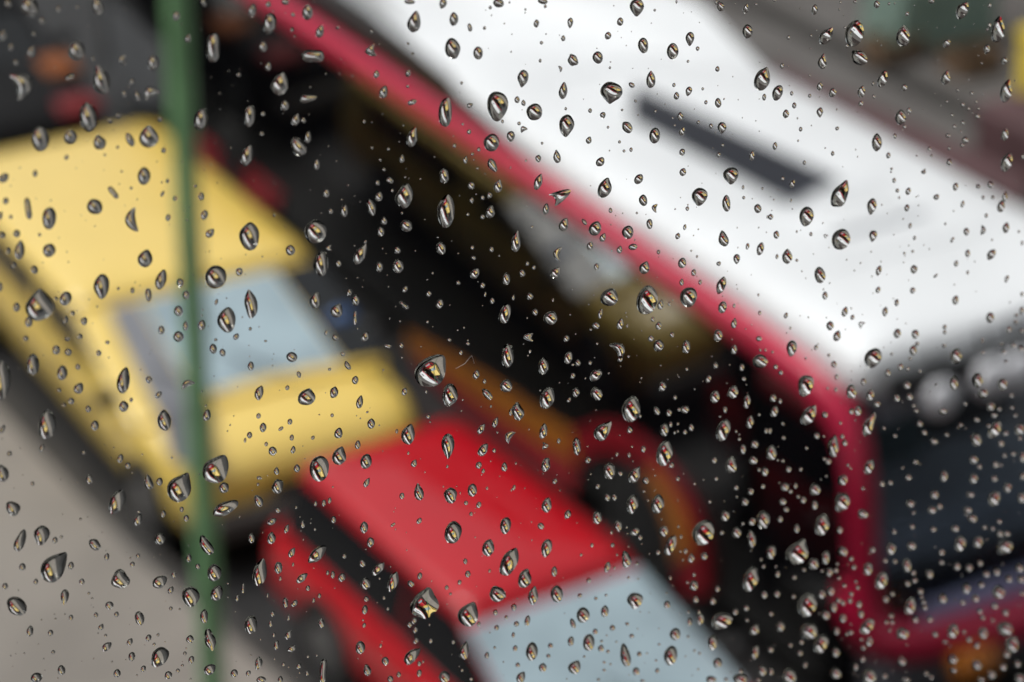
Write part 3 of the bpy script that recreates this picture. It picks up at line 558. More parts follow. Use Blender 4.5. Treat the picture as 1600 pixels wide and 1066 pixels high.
655,1052,15,23,10 200,728,18,19,10 1553,748,18,19,6 1363,859,18,19,6 1418,912,18,19,6 1573,834,18,19,6 942,180,17,20,10 1017,529,17,20,6 1289,648,17,20,6 1276,681,17,20,6 1437,662,17,20,6 8,916,17,20,16
66,700,13,26,20 473,819,13,26,0t 808,156,16,21,6 263,340,16,21,6 529,412,16,21,6 546,457,16,21,6 903,567,16,21,6 984,672,16,21,6 854,697,16,21,4c 291,810,16,21,6 803,949,16,21,6 1211,228,14,24,6
1084,426,15,22,10 1417,325,15,22,12 606,541,15,22,84 1080,668,15,22,6 1107,592,15,22,20 438,1062,15,22,6 1205,1049,15,22,6 1533,1062,22,15,6 1596,485,13,25,6 1553,649,18,18,6 1461,991,18,18,6 1514,999,18,18,6
919,719,17,19,10 128,909,17,19,6 1438,924,17,19,6 1453,968,17,19,6 1531,880,17,19,6 1533,914,17,19,6 633,452,14,23,26 960,777,14,23,6 520,898,14,23,6 390,680,16,20,6 1320,692,16,20,6 1468,791,16,20,6
86,844,16,20,10 55,271,15,21,6 748,789,15,21,20 1116,719,15,21,14 272,898,15,21,14 158,980,15,21,30 224,1045,15,21,20 647,970,15,21,30 650,1001,15,21,30 1219,811,15,21,6 1159,574,14,22,8 655,814,14,22,32
656,900,14,22,14 25,98,17,18,6 40,529,17,18,6 1186,529,18,17,6 154,552,17,18,6 434,797,18,17,10i 1583,540,17,18,6 1526,656,18,17,6 957,981,17,18,6 1458,827,17,18,6 1504,941,17,18,6 1490,1047,18,17,6
1463,308,16,19,50 122,573,16,19,6 1595,545,16,19,6 1330,643,16,19,6 1232,733,16,19,6 79,989,16,19,14 1204,1015,16,19,6 987,133,15,20,-50 670,459,15,20,6 1426,454,15,20,10 628,775,15,20,10 969,561,15,20,16
1118,571,15,20,-10 1049,727,15,20,16 255,803,15,20,10 1149,956,15,20,20 727,250,13,23,8t 1119,4,8,14,6 12,393,14,21,6 1372,453,14,21,20 649,984,14,21,20 1337,1042,14,21,6 1531,955,17,17,6 1382,1056,17,17,6
1204,339,16,18,6 1228,796,16,18,6 930,987,16,18,6 194,147,12,24,-15 1065,441,13,22,0t 1401,473,13,22,4 1346,507,13,22,40c 423,974,13,22,6 92,14,15,19,6 206,128,15,19,6 765,305,15,19,10 754,446,15,19,6
453,659,15,19,6 467,1041,15,19,20 1250,1020,15,19,6 734,165,14,20,50t 1059,369,14,20,14 467,585,14,20,-14i 1005,702,14,20,6 1215,897,14,20,6 102,500,13,21,6 506,786,13,21,6 1444,676,16,17,6 1571,677,16,17,6
572,936,16,17,6 807,975,16,17,6 1429,907,16,17,6 1378,756,15,18,6 640,976,15,18,6 1166,950,15,18,6 1328,938,15,18,6 1455,2,19,14,6 1420,173,14,19,6 769,470,14,19,6 895,587,14,19,6 388,1052,14,19,30
805,1013,14,19,10 1348,1030,14,19,6 913,347,12,22,-36 761,1024,13,20,6 124,526,16,16,6 1430,722,16,16,6 1425,823,16,16,6 1392,962,16,16,6 256,235,15,17,6 514,388,15,17,-10c 15,709,15,17,6 207,882,15,17,6
309,885,15,17,6 860,1009,15,17,6 1317,942,15,17,6 1194,152,12,21,6 474,188,14,18,6 517,330,14,18,6 768,390,14,18,6 56,909,14,18,6 1,337,10,25,6 818,161,13,19,-8 1241,165,13,19,6 1388,243,13,19,6
207,454,13,19,0 456,684,13,19,4 1121,920,13,19,6 106,529,16,15,6 571,378,9,14,30i 1494,412,12,20,14 1391,754,15,16,6 1530,729,15,16,6 1334,886,15,16,6 1329,988,15,16,30 1397,831,15,16,6 1427,895,15,16,6
1445,949,15,16,6 1447,1052,15,16,6 590,286,14,17,6 1050,523,14,17,6 627,540,14,17,6 404,650,14,17,10 1150,762,14,17,6 182,960,14,17,6 623,1054,14,17,6 776,981,14,17,6 774,957,14,17,6 1000,840,14,17,6
1306,891,14,17,30 1597,927,14,17,6 880,60,13,18,6 1222,103,13,18,12 1345,162,13,18,16 867,752,13,18,34 111,965,13,18,6 727,877,13,18,6 426,959,13,18,6 1092,956,9,12,6 1258,1039,13,18,20 371,934,10,23,8
1228,493,12,19,20 1568,550,15,15,6 1383,876,15,15,6 1398,877,15,15,6 1471,879,15,15,6 274,310,14,16,6 1587,503,14,16,6 969,740,16,14,20i 999,1022,14,16,6 1310,938,14,16,6 1121,108,13,17,6 1123,242,13,17,6
284,796,13,17,6 150,961,13,17,6 481,919,13,17,6 538,869,13,17,6 1168,385,11,20,10 1133,640,11,20,4 53,53,14,15,6 1527,182,14,15,6 113,490,14,15,6 740,403,15,14,30 1212,573,14,15,6 1583,709,14,15,6
809,1039,14,15,6 1330,928,14,15,6 1538,824,14,15,6 1561,815,14,15,6 1535,965,15,14,6 515,782,11,19,6 104,246,13,16,30 411,178,13,16,6 733,206,13,16,6 21,415,13,16,6 754,339,13,16,6 1596,517,13,16,6
1192,760,13,16,6 216,869,13,16,6 1028,863,13,16,6 1071,861,13,16,6 1205,959,13,16,6 1241,902,13,16,30 1330,873,13,16,6 737,313,12,17,6 934,760,12,17,20 1275,543,12,17,14 254,303,10,20,30 338,472,10,20,20
439,670,11,18,54 1203,673,11,18,6 1243,759,11,18,6 250,186,14,14,6 716,442,14,14,6 1528,292,14,14,6 1431,642,14,14,6 1569,712,14,14,6 987,994,14,14,6 1349,1012,14,14,6 1443,941,14,14,6 1394,928,14,14,6
185,180,13,15,50 1123,412,13,15,50 669,651,13,15,6 1162,592,13,15,6 1220,582,13,15,16 1418,576,13,15,6 1316,682,13,15,6 920,907,13,15,6 906,931,13,15,50 1027,1048,13,15,6 1157,1049,13,15,6 1252,1003,13,15,6
1111,197,12,16,0 954,329,12,16,-10 1332,496,12,16,16 449,606,12,16,10 1070,675,12,16,6 1307,589,12,16,6 673,1001,12,16,8 451,965,10,19,8 877,107,9,21,-20c 1546,40,11,17,6 510,520,11,17,14 1197,673,11,17,6
873,689,11,17,6 1477,1003,17,11,6 1573,436,8,23,20 146,92,13,14,6 458,23,13,14,6 409,209,13,14,6 1481,212,14,13,6 92,610,14,13,6 131,707,13,14,20 536,553,14,13,6 1535,551,13,14,6 1561,639,13,14,6
1240,932,13,14,6 1551,826,13,14,6 1455,1058,13,14,6 785,190,9,12,6 1452,233,12,15,6 754,309,12,15,6 834,418,12,15,14 1070,355,10,18,10 1020,499,12,15,6 1443,269,15,12,6 1422,353,10,18,10 1488,375,9,20,30
1476,511,12,15,6 405,747,15,12,6 1048,663,10,18,6 1059,748,12,15,6 718,910,12,15,6 655,1037,12,15,6 1094,441,11,16,6 1397,282,11,16,6 720,551,11,16,14 493,787,11,16,6 1219,627,11,16,6 1398,213,10,17,-10
889,625,10,17,30 803,762,10,17,16 802,992,10,17,6 373,117,13,13,6 172,188,13,13,6 1479,679,13,13,6 1593,685,13,13,6 278,1048,13,13,6 857,1025,13,13,6 1506,987,13,13,6 456,47,12,14,6 922,173,12,14,6
1504,192,12,14,6 168,535,14,12,6 728,786,12,14,6 1580,618,12,14,6 698,918,12,14,6 957,852,12,14,6 1128,832,12,14,6 1235,1008,12,14,6 1417,22,11,15,40 1504,164,11,15,6 51,756,11,15,6 757,596,11,15,6
499,931,11,15,6 569,977,11,15,20 802,465,9,18,6 1598,245,10,16,6 983,711,10,16,6 1503,227,12,13,6 702,531,13,12,6 731,537,13,12,6 1433,537,12,13,6 1475,540,12,13,6 1508,631,12,13,6 1501,664,12,13,6
1235,768,12,13,6 1340,918,12,13,6 1385,972,12,13,6 1394,972,12,13,6 710,228,11,14,0 748,234,11,14,6 1090,76,11,14,6 1546,9,11,14,30 1232,59,11,14,30 1029,394,11,14,6 824,412,11,14,6 1074,326,11,14,6
1223,279,11,14,6 416,694,11,14,6 772,704,11,14,6 922,567,11,14,6 1055,621,11,14,6 1306,609,11,14,6 708,1003,11,14,6 748,975,11,14,6 1251,202,10,15,6 1301,240,10,15,6 1597,460,10,15,6 755,736,10,15,10
512,895,10,15,6 428,992,10,15,6 1214,401,9,16,6 490,938,9,16,14 100,633,12,12,6 1586,649,12,12,6 1398,681,12,12,6 1185,1062,12,12,6 1134,1062,12,12,6 1319,915,12,12,6 1491,198,11,13,6 1308,201,11,13,50
17,339,11,13,6 262,283,11,13,6 738,387,11,13,6 1290,369,11,13,40c 1402,298,11,13,6 1476,519,11,13,6 1588,492,11,13,6 205,625,11,13,6 489,684,11,13,20 1119,748,11,13,6 1565,537,13,11,6 1288,717,10,11,6
267,951,11,13,6 83,1019,11,13,16 736,803,11,13,6 1084,898,11,13,6 986,234,10,14,6 1237,146,10,14,6 1187,489,10,14,6 1541,337,10,14,6 480,1052,10,14,6 925,852,10,14,6 1462,431,8,17,50 811,193,11,12,6
1518,146,11,12,6 1504,319,6,22,14 1551,309,11,12,6 1422,560,11,12,6 1437,580,11,12,6 1427,634,11,12,6 1581,637,11,12,6 1224,684,11,12,6 1247,776,11,12,6 289,1021,11,12,6 1256,890,11,12,6 1427,801,12,11,6
1053,133,10,13,6 1103,160,10,13,6 1413,198,10,13,6 1257,254,10,13,6 1046,475,10,13,6 1267,366,10,13,6 443,1038,10,13,6 600,934,10,13,6 791,965,10,13,6 980,975,13,10,20 383,688,8,16,6 581,49,9,14,10
1364,131,9,14,6 1147,478,9,14,6 1429,372,9,14,6 620,674,9,14,6 614,820,7,18,50 87,467,11,11,6 1381,669,11,11,6 931,935,11,11,6 950,1018,11,11,6 1167,969,11,11,6 1440,933,11,11,6 1551,969,11,11,6
1091,191,10,12,6 1129,227,10,12,6 1323,72,10,12,10 1513,170,10,12,6 1265,150,10,12,6 1536,309,10,12,6 1597,380,8,15,6 1535,531,12,10,6 519,649,10,12,6 1186,734,10,12,6 1109,784,10,12,6 964,710,8,15,16
1251,733,10,12,6 1544,665,10,12,6 1064,839,10,12,6 1193,885,10,12,6 1004,1064,15,8,6 1311,903,10,12,6 1365,151,9,13,-20 1535,535,8,6,6 1047,903,9,13,6 1161,293,8,14,6 438,904,8,14,6 757,44,10,11,6
766,12,10,11,6 600,265,10,11,6 846,67,10,11,6 1336,3,11,10,6 1487,180,10,11,6 1483,232,10,11,6 62,367,10,11,6 391,514,10,11,6 731,335,10,11,6 1061,640,10,11,6 1155,686,10,11,6 1295,555,10,11,6
1223,662,10,11,6 1223,720,10,11,6 1348,763,10,11,6 736,1061,10,11,6 995,881,10,11,6 1161,818,10,11,6 1390,985,10,11,6 528,43,9,12,80 569,190,9,12,6 852,10,9,12,6 844,95,9,12,6 1000,650,9,12,6
247,992,9,12,14 606,951,9,12,6 955,832,9,12,6 217,800,15,7,6 418,930,7,15,6 644,85,8,13,70 1512,426,8,13,6 595,1009,8,13,6 121,11,10,10,6 184,230,10,10,6 637,135,10,10,6 305,291,10,10,6
96,839,10,10,6 241,1007,10,10,6 1284,892,10,10,6 1337,909,10,10,6 1346,999,10,10,6 738,241,9,11,40 1024,174,9,11,6 613,298,9,11,6 1162,309,9,11,6 515,577,9,11,50 828,549,9,11,6 1572,565,11,9,30
1313,661,9,11,6 1260,700,9,11,6 831,355,8,12,30 765,892,8,12,6 458,882,7,13,6 721,130,9,10,6 607,233,9,10,6 968,222,9,10,6 975,236,9,10,6 1389,6,9,10,40 1496,141,9,10,6 205,294,9,10,6
185,451,9,10,6 337,531,10,9,6 1245,407,9,10,6 1426,393,9,10,6 1073,577,9,10,6 1393,553,9,10,6 1293,607,9,10,6 1325,727,9,10,6 1564,727,9,10,6 285,1040,9,10,6 165,993,9,10,6 722,1047,9,10,6
908,867,9,10,6 935,1062,10,9,6 1075,956,9,10,6 1308,881,9,10,6 1323,991,9,10,6 429,336,8,11,6 699,729,8,11,6 761,763,8,11,6 403,757,8,11,6 1054,676,8,11,6 1189,874,8,11,6 980,509,7,12,6
666,612,7,12,14 463,793,7,12,18 637,69,9,9,6 1479,159,9,9,6 1410,731,9,9,6 139,927,9,9,6 481,1026,9,9,6 940,1002,9,9,6 944,1035,9,9,6 1093,1021,9,9,6 1075,96,8,10,6 884,170,8,10,6
993,158,8,10,-40 1098,139,8,10,6 1445,265,7,5,6 668,503,8,10,6 492,827,8,10,6 773,1012,8,10,6 947,930,8,10,60 944,1047,10,8,6 638,708,7,11,6 758,460,5,15,10 1199,339,4,11,6 164,242,8,9,6
723,194,8,9,6 594,250,8,9,6 746,263,8,9,6 1023,16,8,9,6 1181,7,8,9,6 950,199,8,9,6 847,224,8,9,6 1313,4,8,9,6 1267,56,8,9,6 1542,46,8,9,6 1525,159,8,9,6 1501,206,8,9,6
1455,244,8,9,6 1393,264,9,8,6 923,515,8,9,6 1413,396,8,9,6 1592,362,8,9,6 982,557,8,9,6 1059,662,8,9,6 1188,547,8,9,6 1196,547,8,9,6 1186,648,8,9,6 1207,550,8,9,6 126,811,8,9,6
704,928,8,9,6 1060,823,8,9,6 1074,910,8,9,6 982,903,8,9,6 1085,1017,8,9,6 1075,995,8,9,6 1236,314,6,12,6 1210,1,10,7,6 415,533,10,7,6 1089,401,7,10,6 1405,309,7,10,6 767,635,7,10,6
661,1034,7,10,6 960,887,7,10,6 1057,3,6,11,6 864,469,6,11,6 1235,513,6,11,6 581,231,8,8,6 972,172,8,8,6 895,570,8,8,6 1085,756,8,8,6 1006,768,8,8,6 1259,560,8,8,6 1463,602,8,8,6
1329,732,8,8,6 1025,1032,8,8,6 913,1026,8,8,6 1212,885,8,8,6 953,106,7,9,6 190,268,9,7,6 628,333,7,9,0 676,427,7,9,6 1191,295,7,9,6 1185,461,7,9,6 1477,350,7,9,6 574,644,7,9,50
1150,674,7,9,6 1030,1007,9,7,6 460,57,7,8,6 821,15,7,8,6 822,251,7,8,6 1054,196,7,8,6 1320,43,7,8,6 1265,118,7,8,6 1529,170,7,8,6 995,333,7,8,6 269,715,7,8,6 933,537,7,8,6
1059,674,7,8,6 1151,776,7,8,6 987,698,7,8,6 806,724,7,8,6 1215,719,7,8,6 281,952,7,8,6 593,904,7,8,6 671,976,7,8,6 1063,862,7,8,6 1245,362,6,9,6 799,766,5,10,6 1534,99,7,7,6
253,285,7,7,6 152,479,7,7,6 633,277,7,7,6 625,502,7,7,6 628,559,7,7,6 777,676,7,7,6 1125,651,7,7,6 1287,682,7,7,6 1291,744,7,7,6 144,935,7,7,6 567,969,7,7,6 964,867,7,7,6
982,854,7,7,6 1067,875,7,7,6 963,1003,7,7,6 1011,1021,7,7,6 954,1038,7,7,6 1091,1046,7,7,6 1247,220,6,8,6 725,512,6,8,6 1012,782,6,8,6 429,1029,5,9,6 796,4,6,7,6 1513,124,6,7,6
1432,244,6,7,6 956,392,6,7,6 1080,392,6,7,6 1392,269,7,6,6 1550,375,6,7,6 599,578,6,7,6 723,625,6,7,6 298,1061,6,7,6 495,1024,6,7,6 979,824,6,7,6 1002,591,5,8,14 204,872,5,8,6
1311,15,6,6,6 1377,71,6,6,6 1519,177,6,6,6 780,400,6,6,6 715,516,6,6,6 731,532,6,6,6 721,642,6,6,6 520,761,6,6,6 844,610,6,6,6 1155,679,6,6,6 356,912,6,6,6 87,967,6,6,6
214,1055,6,6,6 175,1034,6,6,6 38,1021,6,6,6 948,993,6,6,6 1041,927,6,6,6 1246,185,5,7,6 1330,482,5,7,6 474,843,5,7,6 451,1042,5,7,6 468,1051,5,7,6 407,999,5,7,20 788,37,5,6,6
1410,203,5,6,6 1253,424,5,6,6 1335,423,5,6,6 1490,330,5,6,6 1491,445,5,6,6 1263,496,5,6,6 170,559,5,6,6 719,770,5,6,6 1024,743,5,6,6 923,741,5,6,6 980,834,5,6,6 997,905,5,6,6
997,180,5,5,6 1266,76,5,5,6 354,466,5,5,6 534,312,5,5,6 554,384,5,5,6 684,371,5,5,6 668,437,5,5,6 891,492,5,5,6 978,489,5,5,6 1165,514,5,5,6 1216,297,5,5,6 1238,327,5,5,6
1435,321,5,5,6 1523,409,5,5,6 499,648,5,5,6 563,654,5,5,6 874,598,5,5,6 1140,570,5,5,6 918,698,5,5,6 989,721,5,5,6 820,763,5,5,6 1454,613,5,5,6 291,1013,5,5,6 258,1003,5,5,6
523,919,5,5,6 831,844,5,5,6 607,448,4,6,6 1337,234,4,5,6 1340,245,4,5,6 327,393,4,5,6 1153,387,4,5,6 1295,387,4,5,6 1435,306,4,5,6 1321,515,4,5,6 598,705,4,5,6 200,842,4,5,6
699,944,4,5,6 1000,597,3,6,6 959,9,4,4,6 1145,120,4,4,6 1181,189,4,4,6 1318,24,4,4,6 325,510,4,4,6 563,315,4,4,6 649,392,4,4,6 962,337,4,4,6 823,322,4,4,6 971,409,4,4,6
957,442,4,4,6 952,429,4,4,6 1151,445,4,4,6 979,495,4,4,6 1204,308,4,4,6 1206,329,4,4,6 1271,397,4,4,6 1259,435,4,4,6 1420,438,4,4,6 390,557,4,4,6 389,540,4,4,6 312,575,4,4,6
173,716,4,4,6 657,717,4,4,6 929,559,4,4,6 1059,586,4,4,6 1112,557,4,4,6 146,949,4,4,6 226,1008,4,4,6 479,956,4,4,6"""
def outline(w_, h_, sh, n, seed):
    g = np.random.default_rng(seed); th = np.linspace(0, 2 * np.pi, n, endpoint=False)
    c, s = np.cos(th), np.sin(th)
    amp = {'i': .065, 'c': .03, 'n': .02}.get(sh, .035)
    r = np.ones(n)
    for k in (2, 3, 4, 5): r += amp * (1 if k < 4 else .55) * g.normal() * np.cos(k * th + g.uniform(0, 6.28)) * .7
    x, y = c * r, s * r
    v = np.clip(s, -1, 1); q = 2.3
    if sh == 't': x = x * (1 - .50 * ((v + 1) / 2) ** 2.6) * 1.08; x = x + .16 * ((v + 1) / 2) ** 3
    elif sh == 'b': x = x * (1 - .50 * ((1 - v) / 2) ** 2.6) * 1.08
    elif sh == 'x': x = x * (1 - .35 * v ** 4)
    elif sh == 'n': x = x * (.62 + .38 * v ** 2) * 1.15
    elif sh == 'i': x = x * (1 - .25 * ((v + 1) / 2) ** 2)
    else: x = x * (1 - .16 * np.clip(v, 0, 1) ** 2 * g.uniform(0, 2))
    return np.stack([x * w_ / 2, y * h_ / 2], 1)
def fem(P, tri, inner):
    """solve laplace(u) = -1 with u = 0 on the rim"""
    n = len(P); A = np.zeros((n, n)); b = np.zeros(n)
    a, e, c = P[tri[:, 0]], P[tri[:, 1]], P[tri[:, 2]]
    ar = .5 * ((e[:, 0] - a[:, 0]) * (c[:, 1] - a[:, 1]) - (e[:, 1] - a[:, 1]) * (c[:, 0] - a[:, 0])); ar = np.where(np.abs(ar) < 1e-9, 1e-9, np.abs(ar))
    G = [c - e, a - c, e - a]
    for i in range(3):
        for j in range(3): np.add.at(A, (tri[:, i], tri[:, j]), (G[i] * G[j]).sum(1) / (4 * ar))
        np.add.at(b, tri[:, i], ar / 3)
    u = np.zeros(n); u[:inner] = np.linalg.solve(A[:inner, :inner] + np.eye(inner) * 1e-9, b[:inner]); return np.maximum(u, 0)
_tri = {}
def grid(K, N):
    if (K, N) in _tri: return _tri[K, N]
    f = [(0, 1 + (k + 1) % N, 1 + k) for k in range(N)]
    for r in range(K - 1):
        for k in range(N):
            a, b, c, d = 1 + r * N + k, 1 + r * N + (k + 1) % N, 1 + (r + 1) * N + k, 1 + (r + 1) * N + (k + 1) % N
            f += [(a, d, c), (a, b, d)]
    _tri[K, N] = np.array(f); return _tri[K, N]
def drop_mesh(px, py, w_, h_, lean, sh, K, N, seed, full):
    out_ = outline(w_, h_, sh, N, seed); rho = np.linspace(0, 1, K + 1)[1:] ** .72
    P = np.concatenate([[[0, 0]]] + [out_ * r for r in rho])
    tri = grid(K, N)
    a_ = math.radians(lean); ca, sa = math.cos(a_), math.sin(a_)
    def place(Q):
        if sh == 'c': Q = np.stack([Q[:, 0] + w_ * .55 * (Q[:, 1] / (h_ / 2)) ** 2 * (1 if seed % 3 else -1) - w_ * .15, Q[:, 1]], 1)
        X_, Y_ = Q[:, 0] * ca + Q[:, 1] * sa, -Q[:, 0] * sa + Q[:, 1] * ca
        d = (R @ np.stack([px + X_ - 800, 533 - py + Y_, np.full(len(X_), -F)])).T
        W3 = d * ((PANE_Y + .00002) / d[:, 1])[:, None]; return W3[:, 0], W3[:, 2] + EYE[2]
    X3, Z3 = place(P)
    Q = np.stack([X3 - X3[0], Z3 - Z3[0]], 1)
    if full: u = fem(Q, tri, 1 + (K - 1) * N)
    else:
        aa, bb = np.ptp(Q[:, 0]) / 2, np.ptp(Q[:, 1]) / 2
        rr_ = np.concatenate([[0], np.repeat(rho, N)]); u = (1 - rr_ ** 2) * (aa * bb) ** 2 / (2 * (aa * aa + bb * bb))
    ae = math.sqrt(4 * u.max()); g = np.random.default_rng(seed + 99)
    alpha = math.radians(ALPHA + g.normal() * 4 - min(10, max(0, (w_ - 20) * .4)))
    c = ae / math.tan(alpha); h = np.sqrt(4 * u + c * c) - c
    return X3, Z3, h, tri
ALPHA = 57
rows = []
for t_ in DROPS.split():
    sh = t_[-1] if t_[-1].isalpha() else 'o'; v = t_.rstrip('abcdefghijklmnopqrstuvwxyz').split(',')
    rows.append((float(v[0]), float(v[1]), float(v[2]) * .53, float(v[3]) * .52, float(v[4]), sh))
rows = [(a, b, max(c, d * (.40 if f in 'cn' else .48)), d, e, f) for a, b, c, d, e, f in rows]
rows.sort(key=lambda r: -r[2] * r[3])

# ---- words for where each drop sits
REG = [
 ('the green pole', [(250, 0), (308, 0), (318, 430), (345, 800), (355, 1066), (300, 1066), (280, 500)]),
 ('the roof vent', [(985, 140), (1060, 140), (1320, 290), (1260, 320)]),
 ('the taxi windscreen', [(215, 480), (490, 390), (560, 530), (320, 620), (240, 600)]),
 ('the taxi bonnet', [(320, 620), (560, 530), (625, 545), (650, 640), (340, 770)]),
 ('the yellow taxi roof', [(-50, 215), (210, 155), (290, 200), (490, 390), (215, 490), (-50, 260)]),
 ('the taxi flank', [(-50, 255), (215, 485), (320, 620), (330, 790), (230, 780), (-50, 540)]),
 ('the red roof', [(510, 740), (660, 640), (1010, 860), (760, 1000)]),
 ('the pale blue windscreen', [(740, 990), (860, 890), (1010, 860), (1170, 1066), (740, 1066)]),
 ('the beige pavement', [(-50, 610), (330, 880), (420, 1100), (-50, 1100)]),
 ('the red door', [(420, 800), (480, 800), (700, 1100), (430, 1100)]),
 ('the red corner pillar', [(1290, 590), (1375, 600), (1375, 1066), (1305, 1066), (1305, 700)]),
 ('the red bumper', [(1310, 960), (1650, 900), (1650, 1030), (1320, 1080)]),
 ('the grey destination board', [(1340, 590), (1650, 440), (1650, 560), (1370, 680)]),
 ('the bus windscreen', [(1370, 660), (1650, 540), (1650, 930), (1370, 980)]),
 ('the red roof edging', [(330, -10), (440, -10), (760, 210), (1330, 580), (1280, 640), (700, 260)]),
 ('the white bus roof', [(440, -10), (1100, -10), (1190, 110), (1650, 350), (1650, 470), (1330, 590), (760, 210)]),
 ('the grey road', [(1080, -10), (1650, -10), (1650, 360), (1190, 110)]),
 ('the wheel arch', [(900, 650), (1010, 660), (1120, 820), (1120, 930), (900, 850)]),  # the red and orange arch low on the bus side
 ('the mustard reflection', [(790, 430), (960, 400), (1080, 510), (900, 560), (800, 540)]),
 ('the orange stripe', [(640, 500), (910, 660), (910, 790), (650, 650)]),
 ('the front door', [(1110, 560), (1310, 640), (1310, 1100), (1110, 1100)]),
]
def region(x, y):
    for nme, poly in REG:
        ins = False
        for (x0, y0), (x1, y1) in zip(poly, poly[1:] + poly[:1]):
            if (y0 > y) != (y1 > y) and x < (x1 - x0) * (y - y0) / (y1 - y0) + x0: ins = not ins
        if ins: return nme
    return 'the dark street' if x < 330 and y < 330 else 'the black bus side' if y < 800 and x > 330 else 'the dark gap'
SHP = dict(o='oval', t='pear-shaped', b='peg-shaped', c='curved', x='pointed', i='ragged', n='bone-shaped')
ORD = ['largest', 'second largest', 'third largest', 'fourth largest']
def shape_word(r):
    if r[5] == 'o': return 'round' if r[3] / r[2] < 1.22 else 'slender' if r[3] / r[2] > 1.75 else 'oval'
    return SHP[r[5]]
big = rows[:300]; cnt = {}; anchors = []; labels = []
for r in big:
    g = region(r[0], r[1]); k = cnt.get(g, 0); cnt[g] = k + 1
    nA = 4 if g in ('the white bus roof', 'the black bus side', 'the yellow taxi roof', 'the taxi flank', 'the dark gap', 'the grey road', 'the beige pavement', 'the front door', 'the bus windscreen', 'the pale blue windscreen') else 2
    if k < nA: anchors.append((r, '%s raindrop over %s' % (ORD[k], g)))
used = set(); amap = {id(a[0]): a[1] for a in anchors}
def compass(dx, dy):
    a = math.degrees(math.atan2(-dy, dx)) % 360
    return ['right of', 'up and right of', 'above', 'up and left of', 'left of', 'down and left of', 'below', 'down and right of'][int((a + 22.5) // 45) % 8]
for r in big:
    if id(r) in amap:
        L_ = '%s %s' % (shape_word(r), amap[id(r)]); L_ = L_ if L_ not in used else L_ + ' glass'
    else:
        cand = sorted(anchors, key=lambda a: math.hypot(a[0][0] - r[0], a[0][1] - r[1]))
        L_ = None
        for tier in range(6):
            for a, nm in cand[:3 + tier]:
                dist = math.hypot(a[0] - r[0], a[1] - r[1])
                pre = ['', 'close ' if dist < 60 else 'well ' if dist > 110 else 'a little ', ][min(tier, 1)]
                sz = 'small ' if r[2] * r[3] < 260 else 'medium '
                x_ = '%s%s drop %s%s the %s' % (sz, shape_word(r), pre, compass(r[0] - a[0], r[1] - a[1]), nm)
                if x_ not in used: L_ = x_; break
            if L_: break
        if L_ is None: L_ = x_ + ', lower'
    used.add(L_); labels.append(L_)

def to_object(name, X3, Z3, h, tri, K, N):
    n = len(X3); ox, oz = X3[0], Z3[0]
    co = np.stack([X3 - ox, h, Z3 - oz], 1)
    me = bpy.data.meshes.new(name)
    faces = tri.tolist() + [[1 + (K - 1) * N + k for k in range(N)]]
    me.from_pydata(co.tolist(), [], faces); me.materials.append(M['water'])
    me.polygons.foreach_set('use_smooth', [True] * len(tri) + [False])
    rim = 1 + (K - 1) * N
    ev = np.empty(len(me.edges) * 2, np.int32); me.edges.foreach_get('vertices', ev); ev = ev.reshape(-1, 2)
    at_ = me.attributes.new('sharp_edge', 'BOOLEAN', 'EDGE'); at_.data.foreach_set('value', ((ev >= rim).all(1)).tolist())
    o = bpy.data.objects.new(name, me); o.location = (ox, PANE_Y + .00002, oz); C.objects.link(o); return o
for i, r in enumerate(big):
    K, N = (14, 40) if i < 90 else (9, 28)
    X3, Z3, h, tri = drop_mesh(*r, K, N, i + 11, True)
    o = to_object('raindrop', X3, Z3, h, tri, K, N)
    tag(o, labels[i], 'raindrop', 'raindrops on the window glass')
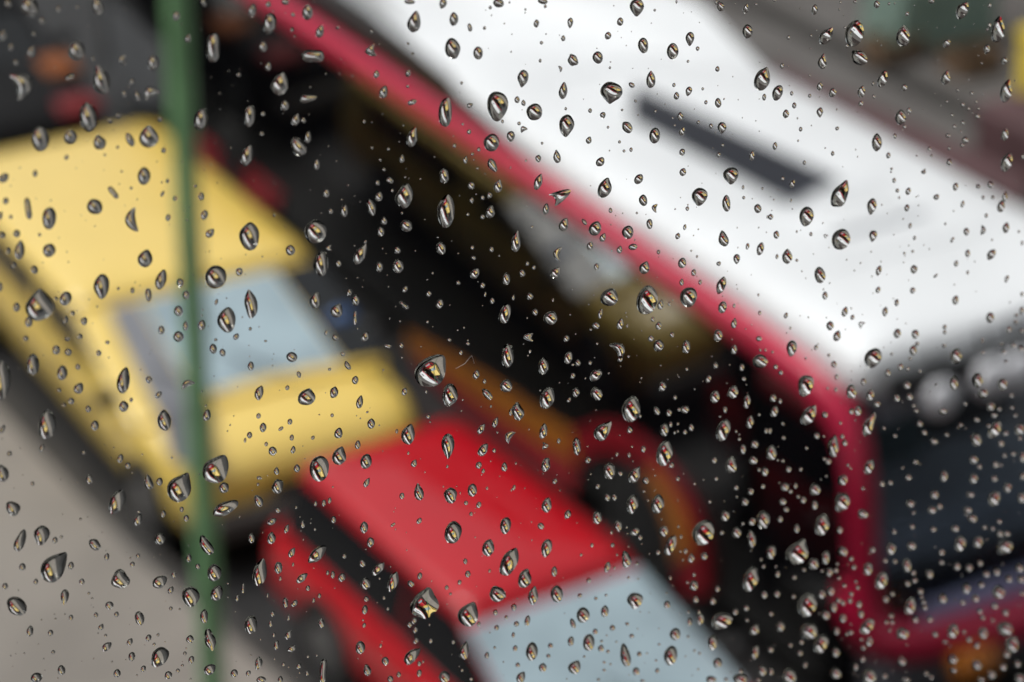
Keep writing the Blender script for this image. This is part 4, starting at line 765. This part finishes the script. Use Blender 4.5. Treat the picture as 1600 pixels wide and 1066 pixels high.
# ---- the rest of the rain, too small to be picked out
small = rows[300:]
cen = np.array([(r[0], r[1]) for r in rows]); rad_ = np.array([max(r[2], r[3]) / 2 + 2 for r in rows])
for k in range(800):
    x_, y_, s_ = rng.uniform(0, 1600), rng.uniform(0, 1066), rng.uniform(1.2, 2.6)
    if (np.hypot(cen[:, 0] - x_, cen[:, 1] - y_) < rad_).any(): continue
    small.append((x_, y_, s_, s_ * rng.uniform(1, 1.5), rng.uniform(0, 40), 'o'))
# and the rain on the rest of the pane, around what the photograph shows
for k in range(5200):
    x_, y_ = rng.uniform(-2300, 4000), rng.uniform(-1500, 2500)
    if -40 < x_ < 1640 and -40 < y_ < 1106: continue
    s_ = min(34, 5 * math.exp(abs(rng.normal()) * .85)); small.append((x_, y_, s_, s_ * rng.uniform(1.05, 1.6), rng.uniform(-5, 20), 'o'))
V, FC, n0, sharp = [], [], 0, []
for i, r in enumerate(small):
    K, N = (6, 16) if r[2] > 5 and 0 < r[0] < 1600 else (5, 14) if r[2] > 14 else (4, 10)
    X3, Z3, h, tri = drop_mesh(*r, K, N, i + 1011, False)
    V.append(np.stack([X3, PANE_Y + .00002 + h, Z3], 1)); FC += (tri + n0).tolist(); FC.append([n0 + 1 + (K - 1) * N + k for k in range(N)])
    sharp.append(np.concatenate([np.zeros(1 + (K - 1) * N, bool), np.ones(N, bool)])); n0 += len(X3)
V = np.concatenate(V); sharp = np.concatenate(sharp); me = bpy.data.meshes.new('small_droplets')
ctr = V.mean(0); me.from_pydata((V - ctr).tolist(), [], FC); me.materials.append(M['water'])
me.polygons.foreach_set('use_smooth', [len(f) == 3 for f in FC])
ev = np.empty(len(me.edges) * 2, np.int32); me.edges.foreach_get('vertices', ev); ev = ev.reshape(-1, 2)
at_ = me.attributes.new('sharp_edge', 'BOOLEAN', 'EDGE'); at_.data.foreach_set('value', (sharp[ev].all(1)).tolist())
o = bpy.data.objects.new('small_droplets', me); o.location = ctr.tolist(); C.objects.link(o)
tag(o, 'fine spray of tiny droplets between the larger drops on the window glass', 'droplets', kind='stuff')

# ---- a thread of lint caught on the glass
fp = [at(a, b, y=PANE_Y - .0062) for a, b in ((712, 576), (720, 572), (727, 568), (733, 560), (737, 556), (739, 561), (741, 568))]
f_ = MB()
for p_, q_ in zip(fp, fp[1:]): f_.cyl(p_, q_, .000022, n=6)
tag(f_.build('lint_thread', M['mirrorw']), 'pale bent thread of lint stuck to the glass beside the largest drop', 'thread')
